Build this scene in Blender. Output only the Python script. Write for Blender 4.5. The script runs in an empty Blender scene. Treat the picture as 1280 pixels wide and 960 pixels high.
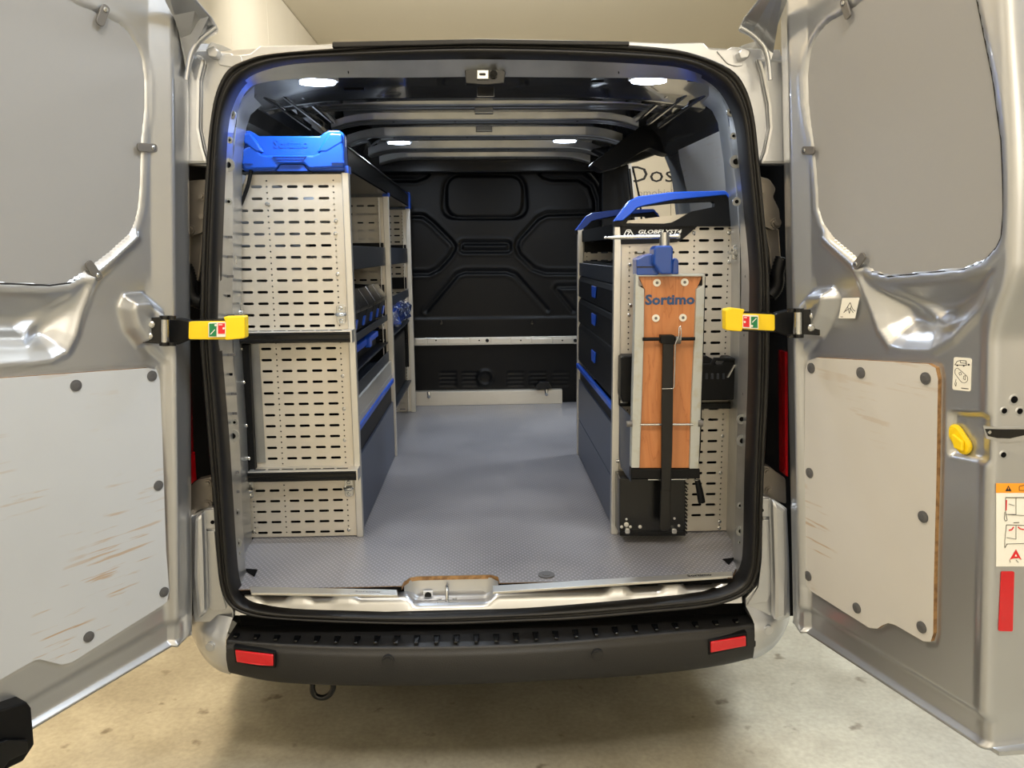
import bpy, math, random
import numpy as np
from mathutils import Vector, Matrix
from mathutils.geometry import tessellate_polygon
random.seed(4)
SC = bpy.context.scene
COL = SC.collection

# ------------------------------------------------------------------ camera
FPX = 1008.0
AL = math.radians(.56); PITCH = math.atan(165.3/FPX); YAW = math.atan(33.4/FPX*math.cos(PITCH))
CAM = np.array([-0.015, -2.2, 0.94])
f_ = np.array([math.sin(YAW)*math.cos(PITCH), math.cos(YAW)*math.cos(PITCH), -math.sin(PITCH)])
r0 = np.array([math.cos(YAW), -math.sin(YAW), 0]); u0 = np.cross(r0, f_)
r_ = math.cos(AL)*r0 - math.sin(AL)*u0; u_ = math.sin(AL)*r0 + math.cos(AL)*u0
cd = bpy.data.cameras.new('camera'); cam = bpy.data.objects.new('camera', cd); COL.objects.link(cam)
cd.sensor_width = 36; cd.lens = FPX/1280*36; cd.clip_start = .05; cd.clip_end = 60
cam.matrix_world = Matrix([[r_[0], u_[0], -f_[0], CAM[0]], [r_[1], u_[1], -f_[1], CAM[1]], [r_[2], u_[2], -f_[2], CAM[2]], [0, 0, 0, 1]])
SC.camera = cam
SC.view_settings.view_transform = 'Standard'; SC.view_settings.look = 'None'
SC.view_settings.exposure = -0.12; SC.view_settings.gamma = 1.0; SC.view_settings.use_curve_mapping = False
# ------------------------------------------------------------------ world and room lights
wd = bpy.data.worlds.new('room_air'); SC.world = wd; wd.use_nodes = True
wd.node_tree.nodes['Background'].inputs[0].default_value = (1.0, .88, .72, 1)
wd.node_tree.nodes['Background'].inputs[1].default_value = .22
def area(name, loc, target, sx, sy, power, color, spread=3.14):
    l = bpy.data.lights.new(name, 'AREA'); l.shape = 'RECTANGLE'; l.size = sx; l.size_y = sy; l.energy = power; l.color = color; l.spread = spread
    o = bpy.data.objects.new(name, l); COL.objects.link(o); o.location = loc
    o.rotation_euler = (Vector(target)-Vector(loc)).to_track_quat('-Z', 'Y').to_euler()
    return o
WARM = (1.0, .80, .55); COOL = (.86, .95, 1.0)
area('ceiling_lamp_left', (-1.4, .5, 3.35), (-1.45, .3, 0), .5, 1.4, 56, (1, .80, .54), 1.7)
area('ceiling_lamp_right', (2.5, 1.2, 3.35), (2.0, .7, 0), .4, 1.6, 68, (.94, .99, 1.0), 2.0)
area('ceiling_lamp_warm', (-1.75, -1.7, 3.3), (.7, -.3, .7), .4, 1.0, 58, (1, .86, .66))
area('ceiling_lamp_cool', (2.1, -1.6, 3.3), (-.9, -.3, .4), .4, 1.2, 88, (.80, .90, 1.0))
area('ceiling_lamp_centre', (.1, -2.2, 3.3), (-.2, .4, .6), .8, .4, 42, (1, .92, .82))
area('front_wall_fill', (0.8, -4.9, 3.3), (0.8, -6.5, 1.2), 3.0, .6, 300, (1, .95, .88))  # added unseen light, brightens the wall behind the camera for paint reflections
area('ceiling_lamp_back', (0.2, 4.6, 3.3), (0, 9, 1.2), 3.0, 1.0, 140, (1, .96, .88))
area('ceiling_lamp_side', (3.6, 2.9, 3.1), (1.2, 2.1, 0), .8, .8, 90, (.92, .97, 1.0))

# ------------------------------------------------------------------ pixel rays onto real planes
def ray(x, y): return f_ + r_*(x-640)/FPX + u_*(480-y)/FPX
def P(x, y, X=None, Y=None, Z=None):
    d = ray(x, y)
    t = (X-CAM[0])/d[0] if X is not None else (Y-CAM[1])/d[1] if Y is not None else (Z-CAM[2])/d[2]
    return CAM + t*d
def on_plane(x, y, p0, n):
    d = ray(x, y); t = ((p0-CAM)@n)/(d@n); return CAM + t*d

# ------------------------------------------------------------------ materials
def lin(c):
    return tuple(((v/255)/12.92 if v/255 <= .04045 else ((v/255+.055)/1.055)**2.4) for v in c) + (1,)
def mat(name, rgb, rough=.5, metal=0.0, coat=0.0, spec=.5, emit=None, estr=0, bump=None, var=None, aniso=0, trans=0, crough=.05):
    m = bpy.data.materials.new(name); m.use_nodes = True
    nt = m.node_tree; b = nt.nodes['Principled BSDF']
    b.inputs['Base Color'].default_value = lin(rgb); b.inputs['Roughness'].default_value = rough
    b.inputs['Metallic'].default_value = metal; b.inputs['Coat Weight'].default_value = coat
    b.inputs['Coat Roughness'].default_value = crough
    b.inputs['Specular IOR Level'].default_value = spec
    if trans: b.inputs['Transmission Weight'].default_value = trans
    if emit: b.inputs['Emission Color'].default_value = lin(emit); b.inputs['Emission Strength'].default_value = estr
    tc = nt.nodes.new('ShaderNodeTexCoord')
    if var:      # colour variation: (scale, second rgb, low, high)
        n = nt.nodes.new('ShaderNodeTexNoise'); n.inputs['Scale'].default_value = var[0]; n.inputs['Detail'].default_value = 6
        r = nt.nodes.new('ShaderNodeValToRGB'); r.color_ramp.elements[0].position = var[2]; r.color_ramp.elements[1].position = var[3]
        r.color_ramp.elements[0].color = lin(rgb); r.color_ramp.elements[1].color = lin(var[1])
        nt.links.new(tc.outputs['Object'], n.inputs['Vector']); nt.links.new(n.outputs['Fac'], r.inputs['Fac'])
        nt.links.new(r.outputs['Color'], b.inputs['Base Color'])
    if bump:     # (scale, strength)
        n = nt.nodes.new('ShaderNodeTexNoise'); n.inputs['Scale'].default_value = bump[0]; n.inputs['Detail'].default_value = 3
        bp = nt.nodes.new('ShaderNodeBump'); bp.inputs['Strength'].default_value = bump[1]; bp.inputs['Distance'].default_value = .002
        nt.links.new(tc.outputs['Object'], n.inputs['Vector']); nt.links.new(n.outputs['Fac'], bp.inputs['Height'])
        nt.links.new(bp.outputs['Normal'], b.inputs['Normal'])
    return m
M = {}
M['paint'] = mat('silver_paint', (184, 187, 192), .30, .78, .7, crough=.06)
M['paint_in'] = mat('silver_paint_inner', (150, 152, 156), .14, .9, .6, crough=.03)
M['glaze'] = mat('painted_glass', (146, 147, 149), .65, 0, 0, bump=(60, .05))
M['alu'] = mat('aluminium', (205, 204, 200), .38, .85, bump=(300, .05))
M['alu_panel'] = mat('aluminium_sheet', (214, 208, 196), .42, .55, var=(3, (198, 192, 180), .35, .7))
M['steel'] = mat('zinc_steel', (190, 192, 192), .25, .95)
M['galv'] = mat('galvanised', (176, 178, 178), .28, .8, var=(6, (150, 152, 154), .4, .7))
M['rubber'] = mat('seal_rubber', (14, 13, 13), .45, spec=.4)
M['black'] = mat('black_plastic', (10, 11, 13), .5, spec=.22, bump=(120, .15))
M['blackgloss'] = mat('black_gloss', (9, 10, 12), .25, spec=.4)
M['void'] = mat('dark_cavity', (9, 9, 10), .9, spec=.1)
M['bulk'] = mat('black_bulkhead', (10, 11, 13), .40, .0, spec=.2)
M['blue'] = mat('blue_plastic', (4, 76, 190), .38, coat=.15)
M['bluedark'] = mat('blue_rim', (22, 78, 190), .42)
M['bluepaint'] = mat('blue_enamel', (4, 64, 150), .3, coat=.4)
M['navygrey'] = mat('grey_flap', (72, 80, 98), .38, .25)
M['greytray'] = mat('grey_tray', (42, 47, 56), .45, .2)
M['bumper'] = mat('bumper_plastic', (25, 25, 26), .48, bump=(400, .25))
M['yellow'] = mat('yellow_plastic', (240, 205, 20), .38)
M['red'] = mat('red_reflector', (196, 8, 24), .22, coat=.6)
M['redlens'] = mat('red_lens', (150, 12, 20), .12, coat=1)
M['white'] = mat('white_print', (232, 230, 220), .5)
M['ink'] = mat('ink', (26, 26, 28), .5)
M['inkgrey'] = mat('grey_ink', (172, 168, 158), .6)
M['greenp'] = mat('green_print', (16, 120, 70), .5)
M['redp'] = mat('red_print', (214, 30, 40), .5)
M['orange'] = mat('orange_print', (248, 158, 40), .5)
M['logo'] = mat('logo_blue', (36, 74, 120), .45)
M['plug'] = mat('grey_plug', (84, 84, 86), .5)
M['clip'] = mat('grey_clip', (112, 110, 108), .45, .3)
M['plyedge'] = mat('ply_edge', (158, 122, 78), .6, var=(60, (112, 80, 46), .4, .65))
M['led'] = mat('led_lens', (255, 255, 255), .3, emit=(222, 235, 255), estr=22)
M['lampbody'] = mat('lamp_body', (200, 204, 210), .3)
M['bagfilm'] = mat('bag_film', (30, 52, 110), .08, coat=1, bump=(35, 1.0), var=(26, (190, 200, 214), .56, .64))
M['benchsteel'] = mat('bench_frame', (184, 188, 186), .45, .35, var=(40, (176, 174, 160), .5, .75))
M['wallpaint'] = mat('wall_paint', (224, 217, 200), .6, bump=(8, .1))
M['dimple'] = mat('hinge_cast', (122, 116, 108), .35, .7)

def nodes(name, rough=.5, metal=0):
    m = bpy.data.materials.new(name); m.use_nodes = True; nt = m.node_tree
    b = nt.nodes['Principled BSDF']; b.inputs['Roughness'].default_value = rough; b.inputs['Metallic'].default_value = metal
    return m, nt, b
def N(nt, t, **kw):
    n = nt.nodes.new(t)
    for k, v in kw.items(): setattr(n, k, v)
    return n
def ramp(nt, src, stops):
    r = N(nt, 'ShaderNodeValToRGB')
    while len(r.color_ramp.elements) < len(stops): r.color_ramp.elements.new(.5)
    for e, (p, c) in zip(r.color_ramp.elements, stops): e.position = p; e.color = c if len(c) == 4 else c + (1,)
    nt.links.new(src, r.inputs['Fac']); return r.outputs['Color']
def mix(nt, fac, a, b, mode='MIX'):
    n = N(nt, 'ShaderNodeMix', data_type='RGBA', blend_type=mode)
    for sock, v in ((n.inputs[0], fac), (n.inputs[6], a), (n.inputs[7], b)):
        if isinstance(v, (tuple, float, int)): sock.default_value = v
        else: nt.links.new(v, sock)
    return n.outputs[2]
BW = lambda v: (v, v, v, 1)
# concrete floor
m, nt, b = nodes('concrete', .42); tc = N(nt, 'ShaderNodeTexCoord')
n1 = N(nt, 'ShaderNodeTexNoise'); n1.inputs['Scale'].default_value = 1.6; n1.inputs['Detail'].default_value = 10; n1.inputs['Roughness'].default_value = .65
n2 = N(nt, 'ShaderNodeTexNoise'); n2.inputs['Scale'].default_value = 11; n2.inputs['Detail'].default_value = 3
n3 = N(nt, 'ShaderNodeTexNoise'); n3.inputs['Scale'].default_value = 60; n3.inputs['Detail'].default_value = 4
for n in (n1, n2, n3): nt.links.new(tc.outputs['Object'], n.inputs['Vector'])
base = ramp(nt, n1.outputs['Fac'], [(.3, lin((128, 122, 108))), (.5, lin((152, 147, 132))), (.70, lin((178, 174, 158)))])
spots = ramp(nt, n2.outputs['Fac'], [(.66, BW(0)), (.74, BW(.8))])
c = mix(nt, spots, base, lin((92, 82, 66)))
fine = ramp(nt, n3.outputs['Fac'], [(.3, BW(.86)), (.7, BW(1.06))])
c = mix(nt, 1.0, c, fine, 'MULTIPLY'); nt.links.new(c, b.inputs['Base Color'])
bp = N(nt, 'ShaderNodeBump'); bp.inputs['Strength'].default_value = .15; nt.links.new(n3.outputs['Fac'], bp.inputs['Height']); nt.links.new(bp.outputs['Normal'], b.inputs['Normal'])
rr = ramp(nt, n1.outputs['Fac'], [(.3, BW(.32)), (.7, BW(.5))]); nt.links.new(rr, b.inputs['Roughness'])
M['concrete'] = m
# vinyl load floor with small raised pips
m, nt, b = nodes('vinyl_floor', .38); tc = N(nt, 'ShaderNodeTexCoord')
mp = N(nt, 'ShaderNodeMapping'); mp.inputs['Scale'].default_value = (62, 40, 62); nt.links.new(tc.outputs['Object'], mp.inputs['Vector'])
sx = N(nt, 'ShaderNodeSeparateXYZ'); nt.links.new(mp.outputs['Vector'], sx.inputs[0])
def sinw(sock):
    a = N(nt, 'ShaderNodeMath', operation='MULTIPLY'); a.inputs[1].default_value = 2*math.pi; nt.links.new(sock, a.inputs[0])
    s = N(nt, 'ShaderNodeMath', operation='SINE'); nt.links.new(a.outputs[0], s.inputs[0]); return s.outputs[0]
pr = N(nt, 'ShaderNodeMath', operation='MULTIPLY'); nt.links.new(sinw(sx.outputs[0]), pr.inputs[0]); nt.links.new(sinw(sx.outputs[1]), pr.inputs[1])
pip = ramp(nt, pr.outputs[0], [(.25, BW(0)), (.6, BW(1))])
n1 = N(nt, 'ShaderNodeTexNoise'); n1.inputs['Scale'].default_value = 3; n1.inputs['Detail'].default_value = 6; nt.links.new(tc.outputs['Object'], n1.inputs['Vector'])
base = ramp(nt, n1.outputs['Fac'], [(.35, lin((112, 112, 118))), (.7, lin((132, 131, 135)))])
c = mix(nt, pip, base, lin((146, 146, 152))); nt.links.new(c, b.inputs['Base Color'])
bp = N(nt, 'ShaderNodeBump'); bp.inputs['Strength'].default_value = .35; bp.inputs['Distance'].default_value = .001
nt.links.new(pip, bp.inputs['Height']); nt.links.new(bp.outputs['Normal'], b.inputs['Normal'])
rr = ramp(nt, n1.outputs['Fac'], [(.35, BW(.28)), (.7, BW(.42))]); nt.links.new(rr, b.inputs['Roughness'])
M['vinyl'] = m
# grey melamine ply with scuffs that show wood
def plymat(name, rgb, seed):
    m, nt, b = nodes(name, .42); tc = N(nt, 'ShaderNodeTexCoord')
    mp = N(nt, 'ShaderNodeMapping'); mp.inputs['Rotation'].default_value = (.35, 0, 0); mp.inputs['Location'].default_value = (seed, seed*2, seed)
    mp.inputs['Scale'].default_value = (4, 4, 62); nt.links.new(tc.outputs['Object'], mp.inputs['Vector'])
    n1 = N(nt, 'ShaderNodeTexNoise'); n1.inputs['Scale'].default_value = 1.4; n1.inputs['Detail'].default_value = 5; nt.links.new(mp.outputs['Vector'], n1.inputs['Vector'])
    n2 = N(nt, 'ShaderNodeTexNoise'); n2.inputs['Scale'].default_value = 4.5; n2.inputs['Detail'].default_value = 3; nt.links.new(tc.outputs['Object'], n2.inputs['Vector'])
    s1 = ramp(nt, n1.outputs['Fac'], [(.57, BW(0)), (.62, BW(1))]); s2 = ramp(nt, n2.outputs['Fac'], [(.54, BW(0)), (.62, BW(1))])
    sc = mix(nt, 1.0, s1, s2, 'MULTIPLY')
    low = N(nt, 'ShaderNodeSeparateXYZ'); nt.links.new(tc.outputs['Object'], low.inputs[0])
    mr = N(nt, 'ShaderNodeMapRange'); mr.inputs[1].default_value = .55; mr.inputs[2].default_value = 1.1; nt.links.new(low.outputs[2], mr.inputs[0]); lr = ramp(nt, mr.outputs[0], [(.0, BW(1)), (1, BW(.3))])
    sc = mix(nt, 1.0, sc, lr, 'MULTIPLY')
    n4 = N(nt, 'ShaderNodeTexNoise'); n4.inputs['Scale'].default_value = 2.2; n4.inputs['Detail'].default_value = 4; nt.links.new(tc.outputs['Object'], n4.inputs['Vector'])
    dirt = ramp(nt, n4.outputs['Fac'], [(.35, BW(.93)), (.65, BW(1.0))])
    c = mix(nt, sc, lin(rgb), lin((176, 150, 120))); c = mix(nt, 1.0, c, dirt, 'MULTIPLY'); nt.links.new(c, b.inputs['Base Color'])
    return m
M['ply_l'] = plymat('melamine_ply_left', (190, 195, 202), 1.3)
M['ply_r'] = plymat('melamine_ply_right', (200, 198, 194), 4.1)
# cherry wood board
m, nt, b = nodes('cherry_board', .4); tc = N(nt, 'ShaderNodeTexCoord')
mp = N(nt, 'ShaderNodeMapping'); mp.inputs['Scale'].default_value = (11, 11, 1.5); nt.links.new(tc.outputs['Object'], mp.inputs['Vector'])
n1 = N(nt, 'ShaderNodeTexNoise'); n1.inputs['Scale'].default_value = 1.6; n1.inputs['Detail'].default_value = 4; n1.inputs['Distortion'].default_value = .6; nt.links.new(mp.outputs['Vector'], n1.inputs['Vector'])
wv = N(nt, 'ShaderNodeMath', operation='MULTIPLY'); wv.inputs[1].default_value = 6; nt.links.new(n1.outputs['Fac'], wv.inputs[0])
fr = N(nt, 'ShaderNodeMath', operation='FRACT'); nt.links.new(wv.outputs[0], fr.inputs[0])
c = ramp(nt, fr.outputs[0], [(0, lin((180, 114, 66))), (.55, lin((192, 126, 76))), (.92, lin((188, 120, 70))), (1, lin((164, 98, 52)))])
nt.links.new(c, b.inputs['Base Color']); b.inputs['Coat Weight'].default_value = .15
M['wood'] = m
# corrugated room panels
m, nt, b = nodes('cool_room_panel', .5); tc = N(nt, 'ShaderNodeTexCoord')
n1 = N(nt, 'ShaderNodeTexNoise'); n1.inputs['Scale'].default_value = .8; nt.links.new(tc.outputs['Object'], n1.inputs['Vector'])
c = ramp(nt, n1.outputs['Fac'], [(.3, lin((218, 210, 192))), (.7, lin((228, 221, 205)))]); nt.links.new(c, b.inputs['Base Color'])
M['panel'] = m

# ------------------------------------------------------------------ objects
ROOT = {}
def props(o, label=None, cat=None, group=None, kind=None):
    if label: o['label'] = label
    if cat: o['category'] = cat
    if group: o['group'] = group
    if kind: o['kind'] = kind
    return o
def thing(name, label, cat, loc, group=None):
    o = bpy.data.objects.new(name, None); COL.objects.link(o); o.location = loc; o.empty_display_size = .05
    ROOT[o] = np.array(loc, float); return props(o, label, cat, group)
class B:
    def __init__(s): s.v = []; s.f = []; s.mi = []; s.cur = 0; s.sm = []; s.smooth = False
    def m(s, i): s.cur = i; return s
    def add(s, vs, fs):
        k = len(s.v); s.v += [tuple(map(float, v)) for v in vs]
        for f in fs: s.f.append([k+i for i in f]); s.mi.append(s.cur); s.sm.append(s.smooth)
        return s
    def box(s, x0, x1, y0, y1, z0, z1):
        vs = [(x, y, z) for x in (x0, x1) for y in (y0, y1) for z in (z0, z1)]
        return s.add(vs, [(0, 1, 3, 2), (4, 6, 7, 5), (0, 4, 5, 1), (2, 3, 7, 6), (0, 2, 6, 4), (1, 5, 7, 3)])
    def prism(s, pts, d):                    # pts: 3-D outline, d: extrusion vector
        n = len(pts); pts = [np.array(p, float) for p in pts]; d = np.array(d, float)
        fs = [list(range(n)), list(range(2*n-1, n-1, -1))] + [(i, i+n, (i+1) % n+n, (i+1) % n) for i in range(n)]
        return s.add(pts+[p+d for p in pts], fs)
    def py(s, px, Y, th):                    # outline traced in the photograph, lying in the plane Y, thickness th away from the camera
        return s.prism([P(x, y, Y=Y) for x, y in px], (0, th, 0))
    def pr(s, x0, y0, x1, y1, Y, th): return s.py([(x0, y0), (x1, y0), (x1, y1), (x0, y1)], Y, th)
    def px(s, px, X, th): return s.prism([P(x, y, X=X) for x, y in px], (th, 0, 0))
    def cyl(s, a, b_, r, n=12, r2=None, cap=True):
        a = np.array(a, float); b_ = np.array(b_, float); d = b_-a; d /= np.linalg.norm(d)
        t = np.array([0, 0, 1.]) if abs(d[2]) < .9 else np.array([1., 0, 0]); e = np.cross(d, t); e /= np.linalg.norm(e); g = np.cross(d, e)
        r2 = r if r2 is None else r2; vs = []
        for c, rr in ((a, r), (b_, r2)):
            for i in range(n): q = 2*math.pi*i/n; vs.append(c+rr*(math.cos(q)*e+math.sin(q)*g))
        fs = [(i, (i+1) % n, (i+1) % n+n, i+n) for i in range(n)]
        sm = s.smooth; s.smooth = True; s.add(vs, fs); s.smooth = sm
        if cap: s.add(vs, [list(range(n))[::-1], list(range(n, 2*n))])
        return s
    def tube(s, pts, r, n=8, closed=False):
        pts = [np.array(p, float) for p in pts]; L = len(pts); vs = []; e = None
        for i, p in enumerate(pts):
            a = pts[i-1] if (i > 0 or closed) else p; b_ = pts[(i+1) % L] if (i < L-1 or closed) else p
            d = b_-a; d /= np.linalg.norm(d)
            if e is None:
                t = np.array([0, 0, 1.]) if abs(d[2]) < .9 else np.array([1., 0, 0]); e = np.cross(d, t)
            e = e-d*(e@d); e /= np.linalg.norm(e); g = np.cross(d, e)
            rr = r[i] if hasattr(r, '__len__') else r
            for k in range(n): q = 2*math.pi*k/n; vs.append(p+rr*(math.cos(q)*e+math.sin(q)*g))
        fs = []
        for i in range(L if closed else L-1):
            j = (i+1) % L
            for k in range(n): fs.append((i*n+k, i*n+(k+1) % n, j*n+(k+1) % n, j*n+k))
        sm = s.smooth; s.smooth = True; s.add(vs, fs); s.smooth = sm
        if not closed: s.add(vs, [list(range(n))[::-1], list(range((L-1)*n, L*n))])
        return s
    def loft(s, rows, closed=False, smooth=True):
        n = len(rows[0]); vs = [p for r in rows for p in r]; fs = []
        for i in range(len(rows)-1):
            for k in range(n if closed else n-1): fs.append((i*n+k, i*n+(k+1) % n, (i+1)*n+(k+1) % n, (i+1)*n+k))
        sm = s.smooth; s.smooth = smooth; s.add(vs, fs); s.smooth = sm; return s
    def screw(s, p, d, r=.005, h=.003):      # domed screw head
        p = np.array(p, float); d = np.array(d, float)
        return s.cyl(p, p+d*h*.6, r, 10, cap=False).cyl(p+d*h*.6, p+d*h, r, 10, r*.6)
    def build(s, name, mats, parent=None, bevel=0, origin=None, recalc=True):
        me = bpy.data.meshes.new(name)
        V = np.array(s.v)
        if parent is not None: off = ROOT[parent]
        elif origin is not None: off = np.array(origin, float)
        else: off = np.array([(V[:, 0].min()+V[:, 0].max())/2, (V[:, 1].min()+V[:, 1].max())/2, V[:, 2].min()])
        me.from_pydata((V-off).tolist(), [], s.f)
        if not isinstance(mats, (list, tuple)): mats = [mats]
        for m_ in mats: me.materials.append(M[m_] if isinstance(m_, str) else m_)
        me.polygons.foreach_set('material_index', s.mi); me.polygons.foreach_set('use_smooth', s.sm)
        me.validate(); me.update()
        if recalc:
            import bmesh
            bm = bmesh.new(); bm.from_mesh(me); bmesh.ops.recalc_face_normals(bm, faces=bm.faces); bm.to_mesh(me); bm.free()
        o = bpy.data.objects.new(name, me); COL.objects.link(o)
        if parent is not None: o.parent = parent
        else: o.location = off
        ROOT[o] = off
        if bevel:
            md = o.modifiers.new('bevel', 'BEVEL'); md.width = bevel; md.segments = 2; md.limit_method = 'ANGLE'; md.angle_limit = .6
        return o
def rounded(pts, r, n=4):
    out = []; L = len(pts)
    for i in range(L):
        p = np.array(pts[i], float); a = np.array(pts[i-1], float); b_ = np.array(pts[(i+1) % L], float)
        ri = r[i] if hasattr(r, '__len__') else r
        da = a-p; db = b_-p; la = np.linalg.norm(da); lb = np.linalg.norm(db); k = min(ri, la*.45, lb*.45)
        p0 = p+da/la*k; p1 = p+db/lb*k
        for j in range(n+1):
            t = j/n; out.append(tuple((1-t)**2*p0+2*t*(1-t)*p+t*t*p1))
    return out
def spline(pts, n=6, closed=True):
    pts = [np.array(p, float) for p in pts]; L = len(pts); out = []
    for i in range(L if closed else L-1):
        g = lambda k: pts[k % L] if closed else pts[max(0, min(L-1, k))]
        p0, p1, p2, p3 = g(i-1), g(i), g(i+1), g(i+2)
        for j in range(n):
            t = j/n; out.append(.5*((2*p1)+(-p0+p2)*t+(2*p0-5*p1+4*p2-p3)*t*t+(-p0+3*p1-3*p2+p3)*t**3))
    if not closed: out.append(pts[-1])
    return out
def plate_holes(outline, holes, fmap, d, b=None):
    """flat plate with real holes: outline/holes in 2-D, fmap to 3-D, d thickness vector"""
    b = b or B(); loops = [[Vector((p[0], p[1], 0)) for p in l] for l in [outline]+holes]
    tris = tessellate_polygon(loops); flat = [(p.x, p.y) for l in loops for p in l]
    v = [np.array(fmap(*p), float) for p in flat]; d = np.array(d, float); n = len(v)
    fs = [tuple(t) for t in tris] + [tuple(i+n for i in reversed(t)) for t in tris]; k = 0
    for l in loops:
        L = len(l); fs += [(k+i, k+(i+1) % L, k+(i+1) % L+n, k+i+n) for i in range(L)]; k += L
    b.add(v+[p+d for p in v], fs); return b
def slot(cx, cz, w, h, n=4):
    r = h/2; out = []
    for s, a0 in ((1, -90), (-1, 90)):
        for i in range(n+1): a = math.radians(a0+180*i/n); out.append((cx+s*(w/2-r)+r*math.cos(a), cz+r*math.sin(a)))
    return out
def hole(cx, cz, r, n=6): return [(cx+r*math.cos(2*math.pi*i/n), cz+r*math.sin(2*math.pi*i/n)) for i in range(n)]
def text_mesh(b, body, origin, ex, ey, height, depth, offset=0, width=None, center=True, shear=0):
    """letters as real geometry; height = cap height, optional total width"""
    cu = bpy.data.curves.new('t', 'FONT'); cu.body = body; cu.size = 1; cu.offset = offset; cu.resolution_u = 2; cu.shear = shear
    o = bpy.data.objects.new('t', cu); COL.objects.link(o); dg = bpy.context.evaluated_depsgraph_get(); dg.update()
    me = bpy.data.meshes.new_from_object(o.evaluated_get(dg)); V = np.array([v.co[:] for v in me.vertices]); F = [list(p.vertices) for p in me.polygons]
    bpy.data.objects.remove(o); bpy.data.curves.remove(cu); bpy.data.meshes.remove(me)
    cap = .73; sy = height/cap; x0, x1 = V[:, 0].min(), V[:, 0].max(); sxx = sy if width is None else width/(x1-x0)
    ex = np.array(ex, float); ey = np.array(ey, float); ez = np.cross(ex, ey); origin = np.array(origin, float)
    c = (x0+x1)/2 if center else x0
    top = [origin+ex*(v[0]-c)*sxx+ey*(v[1])*sy+ez*depth for v in V]
    b.add(top, F); return b
def poly_sdf(px_, py_, poly):
    """signed distance (negative inside) of points to polygon, numpy"""
    poly = np.array(poly); d = np.full(px_.shape, 1e9); ins = np.zeros(px_.shape, bool); n = len(poly)
    for i in range(n):
        a = poly[i]; b_ = poly[(i+1) % n]; e = b_-a; L = max(e@e, 1e-12)
        t = np.clip(((px_-a[0])*e[0]+(py_-a[1])*e[1])/L, 0, 1)
        d = np.minimum(d, np.hypot(px_-a[0]-t*e[0], py_-a[1]-t*e[1]))
        c_ = ((a[1] > py_) != (b_[1] > py_)); xi = (b_[0]-a[0])*(py_-a[1])/(b_[1]-a[1]+1e-15)+a[0]; ins ^= c_ & (px_ < xi)
    return np.where(ins, -d, d)
def line_dist(px_, py_, pl):
    pl = np.array(pl); d = np.full(px_.shape, 1e9)
    for a, b_ in zip(pl[:-1], pl[1:]):
        e = b_-a; L = max(e@e, 1e-12); t = np.clip(((px_-a[0])*e[0]+(py_-a[1])*e[1])/L, 0, 1)
        d = np.minimum(d, np.hypot(px_-a[0]-t*e[0], py_-a[1]-t*e[1]))
    return d
def sstep(x, a, b_): t = np.clip((x-a)/(b_-a), 0, 1); return t*t*(3-2*t)

# ================================================================== THE ROOM
GZ = -.57; CEIL = 3.5
def struct(b, name, m_, **k): o = b.build(name, m_, **k); o['kind'] = 'structure'; return o
struct(B().box(-2.05, 4.6, -6.5, 9.05, GZ-.1, GZ), 'floor', 'concrete', origin=(0, 0, GZ))
struct(B().box(-2.1, 4.6, -6.5, 9.1, CEIL, CEIL+.1), 'ceiling', 'wallpaint')
bw = struct(B().box(-2.05, 4.6, 9.06, 9.15, GZ, CEIL), 'wall_back', 'panel')
lw = struct(B().box(-2.15, -2.06, -6.5, 9.05, GZ, CEIL), 'wall_left', 'panel')
rw = struct(B().box(4.6, 4.7, -6.5, 9.15, GZ, CEIL), 'wall_right', 'panel')
fw = struct(B().box(-2.15, 4.7, -6.6, -6.5, GZ, CEIL), 'wall_front', 'panel')
# insulated wall panels, each one piece with a joint around it
zj = P(700, 15, Y=9.04)[2]
for x in np.arange(-2.04, 4.5, 1.15):
    x1 = min(x+1.144, 4.59)
    B().box(x, x1, 9.03, 9.058, GZ+.01, CEIL-.01).build('wall_panel', 'panel', bw, bevel=.003)
yj = P(287, 30, X=-2.04)[1]
for k in range(-8, 5):
    y = yj+k*1.2
    if y > 9: continue
    B().box(-2.058, -2.03, max(y, -6.45), min(y+1.194, 9.02), GZ+.01, CEIL-.01).build('wall_panel', 'panel', lw, bevel=.003)
# lettering on the back wall, read through the side door of the van
Yt = 9.0
pb = P(791, 227, Y=Yt); pe = P(838, 227, Y=Yt)
sg = B(); text_mesh(sg, 'Dos', P(788, 227.5, Y=Yt), (1, 0, 0), (0, 0, 1), .225, -.028, width=.60, center=False)
# text faces the camera: ex x ey points to -Y, give it thickness by a second skin
props(sg.build('wall_lettering', 'ink', origin=pb), 'large black letters Dos on the cream back wall, seen through the side door', 'sign')
sg = B(); text_mesh(sg, 'omobiele', P(797, 245, Y=Yt), (1, 0, 0), (0, 0, 1), .098, -.028, width=.56, center=False)
props(sg.build('wall_lettering', 'inkgrey', origin=P(797, 245, Y=Yt)), 'small pale grey letters omobiele under the large black letters on the back wall', 'sign')

# ================================================================== THE VAN
VAN = thing('panel_van', 'silver panel van seen from behind with both rear doors open on its load space', 'van', (0, 0, GZ))
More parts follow.
